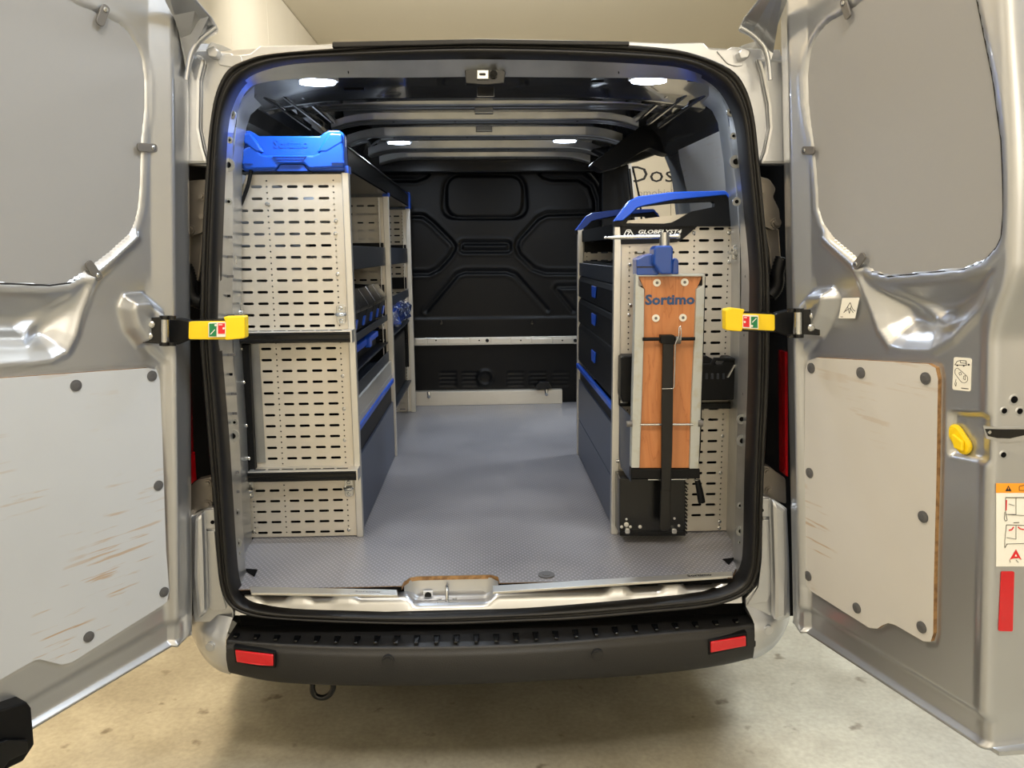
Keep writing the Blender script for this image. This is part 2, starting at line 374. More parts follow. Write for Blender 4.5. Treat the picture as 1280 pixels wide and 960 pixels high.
# ---- rear opening curves (pixels in the photograph, at their plane)
SEAL_OUT = [(440, 59), (340, 67), (308, 75), (285, 88), (271, 115), (264, 150), (259, 200), (253, 300), (250.5, 400), (251, 440), (256, 500), (261, 560), (268, 640), (271, 690), (276, 730), (284, 752), (300, 764), (334, 772), (440, 778), (552, 780), (640, 777), (720, 774), (807, 766), (870, 760), (905, 753), (932, 741), (945, 722), (951, 690), (953, 630), (956, 560), (960, 480), (961, 420), (961, 340), (954, 260), (948, 196), (942, 145), (931, 109), (912, 86), (869, 68), (819, 59), (720, 53), (600, 50), (510, 53)]
SEAL_IN = [(440, 74), (365, 78), (322, 88), (300, 102), (286, 126), (279, 155), (276, 200), (272, 300), (269.5, 400), (271, 440), (276, 500), (281, 560), (286, 640), (290, 700), (294, 732), (302, 748), (320, 757), (365, 763), (440, 765), (521, 766), (640, 762), (720, 757), (807, 750), (870, 744), (901, 738), (922, 728), (932, 712), (935, 685), (936, 630), (938, 560), (941, 480), (942, 420), (943, 340), (936, 260), (930, 200), (925, 155), (914, 124), (895, 101), (862, 85), (819, 79), (720, 74), (600, 72), (510, 73)]
def ring(pts, Y, n=4): return spline([P(x, y, Y=Y) for x, y in pts], n)
so = ring(SEAL_OUT, -.03); si = ring(SEAL_IN, -.02)
# weather seal: bulb profile with two ribs
b = B(); rows = []
for t, h in ((0, .035), (0, 0), (.06, -.010), (.2, -.016), (.34, -.011), (.42, -.004), (.5, -.012), (.62, -.019), (.76, -.019), (.88, -.010), (.95, -.001), (1, .012), (1, .045)):
    rows.append([a+(c-a)*t+np.array([0, h, 0]) for a, c in zip(so, si)])
b.loft(rows, closed=True); b.build('weather_seal', 'rubber', VAN)
# inner painted frame of the opening
IN2 = [(440, 97), (365, 99), (330, 103), (312, 110), (300, 130), (294, 160), (291.5, 200), (291, 300), (290.5, 400), (291.5, 440), (296, 500), (299.5, 560), (303, 640), (305, 690), (308, 715), (314, 733), (330, 743), (365, 746), (440, 747), (521, 748), (640, 744), (720, 740), (807, 734), (870, 727), (901, 721), (912, 716), (917, 700), (918, 680), (919, 630), (921, 560), (923, 480), (924.5, 420), (926, 340), (923, 260), (915, 190), (911, 150), (905, 127), (892, 110), (862, 101), (819, 98), (720, 97), (600, 96), (510, 97)]
s2 = ring(IN2, .12); s2t = ring(IN2, .05)
s2 = [c if c[2] > 1.40 else (a if c[2] < 1.30 else a*(1-(c[2]-1.30)/.10)+c*(c[2]-1.30)/.10) for a, c in zip(s2, s2t)]
rows = []
for t in (0, .08, .25, .5, .75, 1):
    rows.append([a+(c-a)*t+np.array([0, .010*math.sin(math.pi*t)*0, 0]) for a, c in zip([p+np.array([0, .02, 0]) for p in si], s2)])
inner = B().loft(rows, closed=True)
inner.build('door_opening_frame', 'galv', VAN)
def pts_in(pxs, Y): return [P(x, y, Y=Y) for x, y in pxs]
# jamb return going on to the body sides, left and right, and the slots and holes in it
HZ = 1.455
for side in (-1, 1):
    b = B()
    pxl = [(318, 108), (303, 122), (297, 140), (291.5, 200), (291, 300), (290.5, 400), (292, 440), (299.5, 560), (304, 680), (306, 715)] if side < 0 else [(886, 106), (900, 117), (908, 134), (916, 190), (925, 300), (925, 400), (924, 440), (921, 560), (918, 680), (917, 715)]
    a = [P(x, y, Y=.12) for x, y in pxl]
    c = [p+np.array([side*.045, .16, 0]) for p in a]; e = [p+np.array([side*.012, .12, 0]) for p in c]
    b.loft([a, c, e]); b.build('jamb_panel', 'galv', VAN)
    # pressed slots and holes of the jamb
    for k in range(15):
        y = 272+k*24.5
        if 560 < y < 575: continue
        x = 279+(y-200)*.028 if side < 0 else 934.5-(y-400)*.02
        if side > 0 and k > 1 and k % 3: continue
        sp = P(x+2, y, Y=.07); w = .028 if k % 4 else .008
        B().prism([sp+np.array(q) for q in ((-w*.5, 0, -.0035), (w*.5, 0.0, -.0035), (w*.5, 0.0, .0035), (-w*.5, 0, .0035))], (0, .004, 0)).build('jamb_slot', 'plug' if k % 4 else 'void', VAN)
    for (x, y, r) in ([(289, 143, 4), (286.5, 175, 3), (285, 206, 6), (286, 252, 3), (291, 545, 6), (293, 528, 3), (296, 641, 3), (297, 679, 4), (298, 692, 2)] if side < 0 else [(914, 140, 4), (917, 170, 3), (920, 202, 6), (921, 252, 4), (927, 524, 5), (928, 551, 6), (925, 632, 3), (926, 664, 5), (925, 678, 2)]):
        p = P(x, y, Y=.06); rr = r*.0022
        bb = B().m(0).cyl(p, p+np.array([0, .006, 0]), rr*1.35, 14).m(1).cyl(p-np.array([0, .001, 0]), p+np.array([0, .003, 0]), rr*.62, 12)
        bb.build('jamb_hole', ['galv', 'void'], VAN)
    for y in ((265, 552, 690) if side < 0 else (256, 540, 641)):
        x0, x1 = (271, 300) if side < 0 else (919, 940)
# ---- body panel around the opening
def body_ring():
    outer = [(246, 62), (262, 57), (300, 66), (312, 66), (330, 58), (350, 57), (420, 56), (560, 50), (640, 50), (788, 53), (838, 54), (879, 53), (887, 61), (908, 61), (915, 58), (952, 60), (1030, 75), (1030, 205), (990, 205)]
    return outer
up = [(232, 64), (262, 62), (268, 64), (289, 66), (293, 69), (312, 67), (325, 57), (372, 56), (415, 56), (500, 51), (600, 48), (720, 50), (788, 52), (834, 54), (879, 53), (887, 61), (908, 62), (915, 58), (932, 60), (975, 62), (990, 130), (985, 205), (953, 205)]
upi = [p for p in SEAL_OUT]
# upper half, split in one closed outline: outer then back along the seal
arcU = [(948, 196), (942, 145), (931, 109), (912, 86), (869, 68), (819, 59), (720, 55), (600, 53), (510, 55), (440, 60), (340, 68), (308, 76), (285, 89), (271, 115), (264, 150), (259, 205), (228, 205), (224, 130)]
b = B().py(up+[(x+3 if x < 600 else x-3, y+3) for x, y in arcU[:-2]]+arcU[-2:], -.012, .05); b.build('body_rear_panel', 'paint', VAN, bevel=.003)
# rounded stamped patches on the upper corners and the creased side edges
for pxs in ([(271, 68), (301, 69), (304, 84), (296, 84), (284, 83), (273, 81)], [(895, 63), (928, 61), (929, 82), (921, 83), (910, 80)]):
    B().py(rounded(pxs, 3, 3), -.017, .006).build('stamped_patch', 'paint', VAN, bevel=.002)
for pxs in ([(246, 66), (256, 75), (250, 100), (249, 160), (254, 185), (260, 205), (232, 205), (232, 80)], [(946, 72), (952, 90), (960, 130), (962, 160), (956, 190), (950, 205), (985, 205), (985, 75)]):
    B().py(pxs, -.032, .022).build('corner_pressing', 'paint', VAN, bevel=.008)
for c_, s in (((265, 60), 1), ((931, 62), -1)):
    B().py(rounded([(c_[0]-8*s, c_[1]+1), (c_[0]+2*s, c_[1]-3), (c_[0]+8*s, c_[1]+3), (c_[0]+5*s, c_[1]+12), (c_[0]-5*s, c_[1]+10)], 2, 3), -.045, .03).build('roof_end_cap', 'paint', VAN, bevel=.003)
# black rubber strip over the top
B().py([(415, 52), (600, 48.5), (787, 51.5), (787, 57), (600, 55), (415, 59.5)], -.05, .05).build('roof_edge_seal', 'rubber', VAN, bevel=.003)
# dark channel behind hinges
for pxs in ([(222, 200), (262, 200), (257, 330), (253, 420), (256, 500), (262, 560), (268, 645), (262, 780), (222, 780)], [(946, 200), (1004, 200), (1004, 770), (955, 770), (950, 640), (958, 560), (958, 430), (957, 330)]):
    B().py(pxs, .09, .02).build('door_gap_channel', 'void', VAN)
# lower body corners
for side in (-1, 1):
    if side < 0:
        main = [(236, 640), (240, 645), (257, 636), (269, 634), (274, 700), (279, 735), (292, 765), (292, 772), (283, 785), (262, 778), (242, 778), (236, 700)]
        rib = [(242, 648), (253, 640), (255, 700), (257, 768), (246, 776), (241, 720)]
        patch = [(256, 664), (268, 664), (274, 728), (283, 762), (266, 764), (259, 758), (257, 700)]
        top = [(254, 638), (268, 637), (269, 661), (254, 662)]; hh = (265.5, 653)
    else:
        main = [(953, 620), (963, 622), (984, 636), (987, 700), (988, 772), (965, 778), (950, 776), (932, 757), (932, 748), (948, 730), (953, 700)]
        rib = [(965, 624), (984, 638), (986, 700), (985, 772), (968, 778), (968, 720)]
        patch = [(953, 650), (964, 650), (964, 740), (960, 752), (934, 757), (948, 734), (952, 700)]
        top = [(950, 623), (963, 624), (963, 646), (951, 646)]; hh = (952.5, 638)
    B().py(main, -.01, .06).build('body_corner_panel', 'paint', VAN, bevel=.004)
    B().py(rib, -.05, .04).build('corner_edge_pressing', 'paint', VAN, bevel=.012)
    B().py(rounded(patch, 3, 3), -.018, .01).build('stamped_patch', 'paint', VAN, bevel=.003)
    B().py(top, -.022, .014).build('corner_tab', 'paint', VAN, bevel=.002)
    p = P(*hh, Y=-.024); B().cyl(p, p+np.array([0, .004, 0]), .0055, 12).build('tab_hole', 'void', VAN)
# hinges: cast plates with bolts
def hinge(pl, bolts, Y=.02):
    h = B().py(rounded(pl, 3, 3), Y, .03).build('door_hinge', 'dimple', VAN, bevel=.006)
    for x, y, r in bolts:
        p = P(x, y, Y=Y); q = np.array([0, -1, 0])
        B().cyl(p, p+q*.006, r*.0022*1.5, 16).cyl(p+q*.006, p+q*.012, r*.0022, 6).build('hinge_bolt', 'dimple', h, bevel=.001)
hinge([(229, 236), (236, 226), (258, 224), (256, 262), (254, 290), (238, 296), (229, 288), (234, 274), (230, 260)], [(252, 245.5, 3.2), (253, 271, 3.2), (237.5, 287, 4.2)])
hinge([(948, 220), (962, 224), (970, 236), (966, 246), (974, 262), (976, 284), (966, 288), (954, 282), (951, 268), (948, 258)], [(952, 238, 3.2), (954.5, 265, 3.2), (969.5, 278.5, 4.2)])
hinge([(234, 612), (246, 600), (265, 596), (266, 634), (250, 637), (236, 646), (234, 630)], [(260, 604, 3.6), (260, 630, 4)])
hinge([(951, 582), (962, 583), (973, 592), (982, 598), (983, 630), (970, 626), (951, 621)], [(959, 589.5, 3.4), (961, 613, 3.8)])
# inner silver webs of the hinge pockets
B().py([(236, 290), (254, 288), (251, 330), (248, 352), (240, 350), (236, 330)], .045, .03).build('pocket_web', 'dimple', VAN, bevel=.004)
B().py([(956, 284), (974, 286), (977, 330), (974, 340), (964, 344), (962, 318)], .045, .03).build('pocket_web', 'dimple', VAN, bevel=.004)
# corrugated hoses
for pts in ([(226, 330), (233, 336), (237, 350), (238, 365), (243, 375), (252, 378)], [(978, 322), (972, 340), (972, 352), (969, 362), (962, 370)]):
    sp = spline([P(x, y, Y=-.0) for x, y in pts], 10, False); b = B()
    b.tube(sp, [.017+(.003 if i % 2 else 0) for i in range(len(sp))], 12); b.build('corrugated_hose', 'black', VAN)
# tail lights
B().py([(226, 440), (229, 440), (234, 570), (233, 572)], .0, .05).build('tail_light', 'redlens', VAN)
B().py([(230, 570), (236, 570), (238, 606), (232, 611)], -.0, .05).build('tail_light', 'red', VAN, bevel=.002)
B().py([(981, 440), (984.5, 440), (985, 596), (982, 594)], -.0, .05).build('tail_light', 'redlens', VAN)
# ---- outer body sides, roof
for side in (-1, 1):
    b = B(); segs = [(.03, 5.0)] if side < 0 else [(.03, 1.62), (2.68, 5.0)]
    for y0, y1 in segs:
        prof = [(.86, -.36), (.95, -.30), (.97, .1), (.965, .55), (.93, .95), (.86, 1.46), (.80, 1.56)]
        st_ = [(.115, .10, .06), (.16, .075, .045), (.3, .03, .02), (.46, 0, 0), (y1, 0, 0)] if y0 < .1 else [(y0, 0, 0), (y1, 0, 0)]
        fo = [[(side*(x-dx*(1 if z < 1.4 else .3)), y, z-(dz if z > 1 else 0)+(dz*2 if z < 0 else 0)) for x, z in prof] for y, dx, dz in st_]
        fi = [[(side*(x-.025-dx*(1 if z < 1.4 else .3)), y, z-(dz if z > 1 else 0)+(dz*2 if z < 0 else 0)) for x, z in prof] for y, dx, dz in st_[::-1]]
        b.loft(fo+fi+[fo[0]], smooth=False)
    if side > 0: b.box(.84, .95, 1.6, 2.7, -.36, -.02); b.box(.80, .87, 1.6, 2.7, 1.46, 1.56)
    b.build('body_side', 'paint', VAN)
b = B(); rr_ = []
for k in range(13):
    x = -.80+1.6*k/12; z = 1.56+.035*(1-(x/.8)**2); rr_.append((x, z))
b.loft([[(x, .025, z-.125) for x, z in rr_], [(x, .12, z-.085) for x, z in rr_], [(x, .5, z-.01) for x, z in rr_], [(x, .8, z) for x, z in rr_], [(x, 3.4, z) for x, z in rr_], [(x, 4.1, z-.35) for x, z in rr_], [(x, 5.0, z-.9) for x, z in rr_]])
b.build('roof', 'paint', VAN, recalc=False)
# under body
B().box(-.74, .74, .12, 4.9, -.33, -.06).build('underbody', 'void', VAN)
# ---- inner roof lining: header, skin, ribs
xs = np.linspace(-.78, .78, 25)
def hz(x, z, drop=.05): return z-drop*abs(x/.78)**4
hdr = []
for Y, z in ((.052, 1.442), (.06, 1.438), (.12, 1.440), (.125, 1.440), (.40, 1.452), (.62, 1.468), (.66, 1.462), (.74, 1.462), (.80, 1.505)):
    hdr.append([(x, Y, hz(x, z)) for x in xs])
b = B().loft(hdr); b.build('header_panel', 'paint_in', VAN, recalc=False)
b = B().loft([[(x, .74, hz(x, 1.51)) for x in xs], [(x, 2.85, hz(x, 1.53)) for x in xs]]); b.build('roof_lining', 'paint_in', VAN, recalc=False)
# header panel joints
for x in (434, 772):
    B().py([(x-1, 76), (x+1, 76), (x+2, 92), (x+1, 92)], .03, .002).build('header_joint', 'void', VAN)
for (x0, x1, y) in ((317, 352, 96), (430, 455, 111), (860, 872, 100), (740, 755, 101)):
    p0 = P(x0, y, Y=.16); p1 = P(x1, y, Y=.16); B().box(p0[0], p1[0], .16, .17, p0[2]-.003, p0[2]+.003).build('header_slot', 'void', VAN)
# roof bows, hat section pressed beams
def bow(Y, z, w, h, x0=-.62, x1=.62, holes=0, prof=None):
    b = B(); n = 22; rows = []
    for k in range(n+1):
        t = k/n; x = x0+(x1-x0)*t; e = max(0, abs(2*t-1)-.72)/.28; dz = -.03*e**2; ww = w*(1-.25*e)
        rows.append([(x, Y-ww*.47, z+h+dz), (x, Y-ww*.42, z+dz+.004), (x, Y-ww*.36, z+dz), (x, Y-.01, z+dz), (x, Y, z+dz+.006), (x, Y+.01, z+dz), (x, Y+ww*.36, z+dz), (x, Y+ww*.42, z+dz+.004), (x, Y+ww*.62, z+h+dz)])
    b.loft(rows, smooth=False); o = b.build('roof_bow', 'galv', VAN, bevel=.003)
    for k in range(holes):
        x = x0*.8+(x1-x0)*.8*(k+.5)/holes; p = (x, Y-w*.2, z-.001)
        B().cyl(p, (x, Y-w*.2, z+.003), .005, 8).build('bow_hole', 'void', o)
    return o
bow(.98, 1.478, .13, .02, -.70, .70)
bow(1.22, 1.462, .12, .03, holes=4)
bow(1.62, 1.452, .16, .04, holes=6)
bow(2.15, 1.462, .17, .04, -.6, .6, holes=4)
bow(2.58, 1.47, .13, .04, -.6, .6, holes=8)
B().box(-.74, .74, 2.66, 2.8, 1.40, 1.53).build('roof_cross_member', 'blackgloss', VAN, bevel=.01)
for (x, y, Y) in ((605, 138, .95), (605, 161, 1.4)):
    p = P(x, y, Y=Y); B().box(p[0]-.035, p[0]+.035, Y, Y+.03, p[2]-.01, p[2]+.012).build('bow_bracket', 'galv', VAN, bevel=.003)
for side in (-1, 1):      # longitudinal cant rails with ribs
    b = B(); prof = [(.60, 1.50), (.66, 1.462), (.72, 1.447), (.755, 1.41), (.775, 1.36), (.80, 1.33)]
    b.loft([[(side*x, .25, z) for x, z in prof], [(side*x, 1.2, z+.01) for x, z in prof], [(side*(x+.0), 2.8 if side < 0 else 1.4, z+.01) for x, z in prof]], smooth=False)
    b.build('cant_rail', 'paint_in', VAN, bevel=.004)
    for k in range(3):
        B().box(side*(.60+.045*k), side*(.615+.045*k), .3, 1.15, 1.448-.012*k, 1.47-.012*k).build('roof_rib', 'paint_in', VAN, bevel=.004)
# ---- LED lamps
for (x, y, Y, z, pw) in ((397, 104, .50, 1.447, 4.5), (811, 102, .50, 1.447, 4.5), (499, 179, 2.09, 1.458, 7), (706, 177, 2.07, 1.458, 7)):
    p = P(x, y, Z=z)
    z = z-.014 if p[1] < 1 else z-.004
    p = P(x, y, Z=z)
    lam_ = B().m(0)
    ring_ = [(p[0]+.062*math.cos(a), p[1]+.045*math.sin(a)) for a in np.linspace(0, 2*math.pi, 24, endpoint=False)]
    lam_.prism([(q[0], q[1], z+.004) for q in ring_], (0, 0, .012))
    lo = lam_.build('interior_lamp', 'lampbody', VAN, bevel=.002)
    ring_ = [(p[0]+.052*math.cos(a), p[1]+.036*math.sin(a)) for a in np.linspace(0, 2*math.pi, 24, endpoint=False)]
    B().prism([(q[0], q[1], z-.002) for q in ring_], (0, 0, .006)).build('lamp_lens', 'led', lo)
    l = bpy.data.lights.new('lamp_light', 'AREA'); l.shape = 'ELLIPSE'; l.size = .1; l.size_y = .07; l.energy = pw; l.color = (.80, .89, 1.0)
    o = bpy.data.objects.new('lamp_light', l); COL.objects.link(o); o.parent = VAN; o.location = Vector((p[0], p[1], z-.006))-Vector(ROOT[VAN].tolist())
# ---- latch bracket in the header
b = B().m(0).py([(581, 88), (586, 84), (626, 84), (632, 90), (630, 104), (612, 106), (603, 106), (582, 104)], .03, .03)
b.m(1).pr(596, 87, 611, 99, .022, .01); b.m(0).pr(599, 91, 607, 94, .018, .01); b.m(1)
lb = b.build('header_latch_bracket', ['blackgloss', 'steel'], VAN, bevel=.002)
p = P(617, 92.5, Y=.02); B().cyl(p, p+np.array([0, .015, 0]), .010, 14).cyl(p-np.array([0, .004, 0]), p, .005, 8).build('latch_button', 'black', lb)
B().pr(596, 107, 618, 121, .16, .004).build('latch_shroud', 'paint_in', VAN, bevel=.003)

# ---- load floor
b = B(); zt = 0.0
xl = lambda y: P(312, y, Z=0)
front = [(-.745, -.005), (-.265, -.005), (-.262, .022), (-.245, .055), (-.22, .062), (-.01, .062), (.012, .045), (.016, .0), (.69, .0), (.72, .06), (.80, .10), (.82, 2.8), (-.82, 2.8), (-.80, .12)]
outline = [(x, y) for x, y in front]
b.m(0).prism([(x, y, 0.0) for x, y in outline], (0, 0, -.002)).m(1).prism([(x, y, -.0021) for x, y in outline], (0, 0, -.012))
lf = b.build('load_floor', ['vinyl', 'plyedge'], VAN)
B().box(-.84, .84, .09, 2.85, -.06, -.016).build('floor_pan', 'void', VAN)
for x0_, x1_ in ((-.76, -.262), (.012, .76)): B().box(x0_, x1_, .031, .09, -.06, -.0125).build('sill_gap_shade', 'void', VAN)  # dark blocks standing in for the shade between trims and sill
def py3(b, pxs, Z0, dz): return b.prism([P(x, y, Z=Z0) for x, y in pxs], (0, 0, dz))
b = B().m(0); py3(b, [(312, 733), (496.5, 737), (497, 744), (314, 741)], .003, -.007)
o = b.build('sill_trim', 'alu', VAN, bevel=.001)
t = B(); d = P(480, 739, Z=.004)-P(440, 738, Z=.004); d[2] = 0; L = np.linalg.norm(d); ex = d/L; ey = np.cross((0, 0, 1), ex)
text_mesh(t, 'Sortimo', P(459, 740.5, Z=.0035), ex, ey, .011, .0004, width=.072); t.build('sill_lettering', 'plug', o, recalc=False)
b = B().m(0); py3(b, [(616, 732), (915, 714), (916, 720), (616, 740)], .003, -.007)
o = b.build('sill_trim', 'alu', VAN, bevel=.001)
d = P(890, 717, Z=.004)-P(850, 719, Z=.004); d[2] = 0; L = np.linalg.norm(d); ex = d/L; ey = np.cross((0, 0, 1), ex)
t = B(); text_mesh(t, 'Sortimo', P(875, 720.3, Z=.0035), ex, ey, .016, .0006, offset=.03, width=.072); t.build('sill_lettering', 'ink', o, recalc=False)
B().box(-.745, -.265, -.0062, -.0052, -.0165, -.003).box(.014, .692, -.0012, -.0002, -.0165, -.003).build('trim_shade_strip', 'void', VAN)  # near-black strips over the ply edge, painted shade under the trims
p = P(683, 719, Z=.001)
B().cyl((p[0], p[1], -.001), (p[0], p[1], .004), .024, 24).cyl((p[0], p[1], .004), (p[0], p[1], .0055), .012, 20).build('floor_plug', 'plug', VAN)
# body sill under the trims with its bumps and striker recess
xsill = np.linspace(-.74, .72, 147)
def bump(x):
    v = 0
    for c_ in (-.56, -.43, .36, .52, -.70, .68): v = max(v, float(sstep(np.array(-abs(x-c_)), -.04, -.02)))
    return v
def rec(x): return float(1-sstep(np.array(abs(x+.124)), .095, .135))
rows = []
for j, (Y, z, dip) in enumerate(((-.012, -.075, 0), (-.006, -.055, 0), (.0, -.040, 1), (.012, -.034, 1), (.03, -.034, 1), (.055, -.036, 1), (.075, -.02, 0))):
    rr2 = []
    for x in xsill:
        r1 = rec(x); bb_ = bump(x)*.018 if dip else 0
        rr2.append((x, Y, z+bb_*(1-r1)-(.022*r1 if dip and j < 6 else 0)-.010*(1-r1)*0))
    rows.append(rr2)
B().loft(rows).build('rear_sill', 'paint', VAN, recalc=False)
B().loft([[(-.262, .03, -.01), (-.262, .03, -.07)], [(-.240, .06, -.01), (-.235, .05, -.07)], [(-.22, .066, -.01), (-.21, .058, -.07)], [(-.03, .066, -.01), (-.04, .058, -.07)], [(-.008, .06, -.01), (-.012, .05, -.07)], [(.012, .03, -.01), (.012, .03, -.07)]]).build('striker_recess_wall', 'paint', VAN, recalc=False)
# lock striker
sx0 = P(559, 750, Y=.02)
sk = B().box(sx0[0]-.034, sx0[0]+.034, .0, .045, -.0635, -.057).build('door_striker', 'steel', VAN, bevel=.003)
B().tube([sx0+np.array([0, -.012, -.0+0.0])*1, sx0+np.array([0, -.012, .035]), sx0+np.array([0, .01, .040]), sx0+np.array([0, .03, .035]), (sx0[0], .05, -.06)], .0045, 8).build('striker_bar', 'steel', sk)
for dx in (-.022, .022): B().screw((sx0[0]+dx, .02, -.057), (0, 0, 1), .007, .003).build('striker_screw', 'steel', sk)
B().pr(529, 739, 541, 752, .045, .008).build('sensor_block', 'lampbody', VAN, bevel=.002)
p = P(535, 744, Y=.044); B().cyl(p-np.array([0, .004, 0]), p, .010, 14).build('sensor_eye', 'black', VAN)
for pxs in ([(306, 711), (322, 712), (318, 721), (310, 716)], [(903, 699), (919, 697), (911, 706)]):
    bb = B(); py3(bb, pxs, .002, .001); bb.build('floor_cutout', 'void', VAN)

# ---- bulkhead with pressed grooves
BY = 2.80
def pb_(x, y): q = P(480+x/4.267, 180+y/4.267, Y=BY); return (q[0], q[2])
gx, gz = np.meshgrid(np.linspace(-.82, .82, 206), np.linspace(-.02, 1.52, 194))
h = np.zeros(gx.shape)
GR = [[(-200, 190), (170, 190), (220, 172), (265, 130)],
      [(805, 125), (850, 170), (900, 185), (1040, 185), (1100, 225), (1128, 300), (1130, 365), (870, 372), (820, 395), (715, 510), (705, 545), (720, 590), (800, 665), (860, 685), (1200, 687)],
      [(-200, 378), (210, 383), (260, 420), (360, 520), (378, 550), (350, 600), (290, 665), (240, 690), (-200, 692)],
      [(412, 535), (420, 527), (660, 527), (668, 535), (668, 562), (660, 570), (420, 570), (412, 562), (412, 535)],
      [(225, 890), (390, 695), (430, 680), (650, 680), (700, 695), (872, 885)], [(1200, 757), (925, 760), (918, 775), (1010, 890)]]
for g in GR:
    d = line_dist(gx, gz, [pb_(*q) for q in g]); h += -.012*np.exp(-(d/.011)**2)+.003*np.exp(-((d-.022)/.010)**2)
win = rounded([pb_(332, 168), pb_(742, 168), pb_(738, 390), pb_(334, 390)], .09, 6)
win2 = rounded([pb_(318, 155), pb_(755, 155), pb_(775, 400), pb_(298, 400)], .10, 6)
sd = poly_sdf(gx, gz, win2); h += -.020*(1-sstep(sd, -.012, .008))
sd = poly_sdf(gx, gz, win); h += .016*(1-sstep(sd, -.008, .006))
for z_, a_, b2 in ((P(600, 397, Y=BY)[2], .008, -.01),): h += a_*sstep(z_-gz, -.006, .008)
zr = P(600, 436, Y=BY)[2]
for k in range(8):
    for j in range(4):
        cx_ = P(560+k*28, 466+j*5, Y=BY); w = .045
        if abs(540+k*28-606) < 12: continue
        d = np.maximum(np.abs(gx-cx_[0])-w, np.abs(gz-cx_[2])-.001); h += -.006*(1-sstep(d, 0, .009))
cc = P(606.5, 472, Y=BY); rad = np.hypot(gx-cc[0], gz-cc[2]); h += .012*np.exp(-((rad-.045)/.008)**2)
h = h+.045*(sstep(np.abs(gx), .60, .82))*0
b = B(); nr, nc = gx.shape; vs = np.stack([gx, BY-h, gz], -1).reshape(-1, 3)
b.smooth = True; b.add(vs, [(i*nc+j, i*nc+j+1, (i+1)*nc+j+1, (i+1)*nc+j) for i in range(nr-1) for j in range(nc-1)])
bk = b.build('bulkhead', 'bulk', VAN, recalc=False)
arch = spline([P(x, y, Y=BY-.05) for x, y in ((420, 300), (440, 240), (480, 208), (540, 200), (605, 198), (680, 199), (720, 205), (745, 225), (760, 260), (768, 320), (770, 420))], 6, False)
B().tube(arch, .022, 8).build('bulkhead_edge_seal', 'blackgloss', bk)
# pressed aluminium lashing rail, in segments
ry0, ry1 = P(600, 421.5, Y=2.77)[2], P(600, 431, Y=2.77)[2]
rl = B().box(-.62, .78, 2.765, 2.785, ry1, ry0).build('lashing_rail', 'alu', bk, bevel=.002)
xs_ = [519, 533.5, 560, 587, 613, 638, 664, 690, 716, 742]
for x0_, x1_ in zip(xs_[:-1], xs_[1:]):
    a, c = P(x0_+.8, 423, Y=2.76), P(x1_-.8, 429.5, Y=2.76); B().box(a[0], c[0], 2.758, 2.766, c[2], a[2]).build('rail_segment', 'alu', rl, bevel=.002)
for x in (545, 599, 651, 703): p = P(x, 425.5, Y=2.757); B().cyl(p-np.array([0, .001, 0]), p, .005, 8).build('rail_hole', 'void', rl)
for x in (609, 719): p = P(x, 425.5, Y=2.757); B().cyl(p-np.array([0, .012, 0]), p, .011, 10).build('rail_knob', 'black', rl)
for x in (552, 665): p = P(x, 404, Y=2.78); B().cyl(p-np.array([0, .008, 0]), p, .01, 8).cyl(p+np.array([0, -.008, .012]), p+np.array([0, 0, .012]), .006, 8).build('bulkhead_screw', 'blackgloss', bk)
# alu kick strip at the foot of the bulkhead
a, c = P(522, 490, Y=2.74), P(722, 503, Y=2.74)
B().box(-.60, .46, 2.74, 2.80, 0, a[2]).build('kick_strip', 'alu_panel', bk, bevel=.003)
for x, y in ((536, 495), (683, 492)):
    p = P(x, y, Y=2.735); B().cyl(p, p+np.array([0, .01, .022]), .009, 10, .013).cyl(p-np.array([0, .01, .004]), p, .011, 10, .008).build('lashing_eye', 'steel', bk)
p = P(678, 482, Y=2.74)
B().py([(668, 484), (674, 477), (686, 477), (691, 484), (684, 487), (672, 487)], 2.72, .05).build('floor_lashing_cover', 'blackgloss', bk, bevel=.006)

# ---- right inner wall
wall_x = lambda z: .865-.085*sstep(np.array(z), 1.0, 1.45)-0*z
b = B(); zz = [0, .3, .7, 1.0, 1.15, 1.3, 1.42]
b.loft([[(float(wall_x(z)), .24, z) for z in zz], [(float(wall_x(z)), 1.22, z) for z in zz]])
b.build('side_lining', 'ply_r', VAN, recalc=False)
b = B(); b.loft([[(-float(wall_x(z)), .24, z) for z in zz], [(-float(wall_x(z)), 2.8, z) for z in zz]]); b.build('side_lining', 'ply_l', VAN, recalc=False)
# C pillar beside the sliding door opening
pl_px = [(836, 150), (828, 190), (838, 212), (847, 250), (853, 285)]; pr_px = [(868, 150), (862, 172), (866, 212), (874, 250), (878, 285)]
lft = [P(x, y, Y=1.60) for x, y in pl_px]; rgt = [P(x, y, Y=1.22) for x, y in pr_px]
def ext(l): q = l[-1]+(l[-1]-l[-2])*.2; q = q.copy(); q[2] = 0; return l+[q]
lft = ext(lft); rgt = ext(rgt); mid = [(a+c)/2+np.array([-.02, -.02, 0]) for a, c in zip(lft, rgt)]
b = B().loft([[p+np.array([.08, .03, 0]) for p in lft], lft, [a*.85+c*.15+np.array([-.018, 0, 0]) for a, c in zip(lft, rgt)], mid, [a*.15+c*.85+np.array([-.01, 0, 0]) for a, c in zip(lft, rgt)], rgt])
b.build('side_door_pillar', 'galv', VAN, recalc=False)
p = P(865, 225, Y=1.2); cl = B(); cl.prism([p+np.array(q) for q in rounded([(-.03, 0), (.03, 0), (.03, .022), (-.03, .022)], .01, 3) and [(x, 0, z) for x, z in rounded([(-.02, 0), (.032, 0), (.032, .022), (-.02, .022)], .01, 3)]], (0, .004, 0)); cl.build('lining_clip', 'black', VAN)
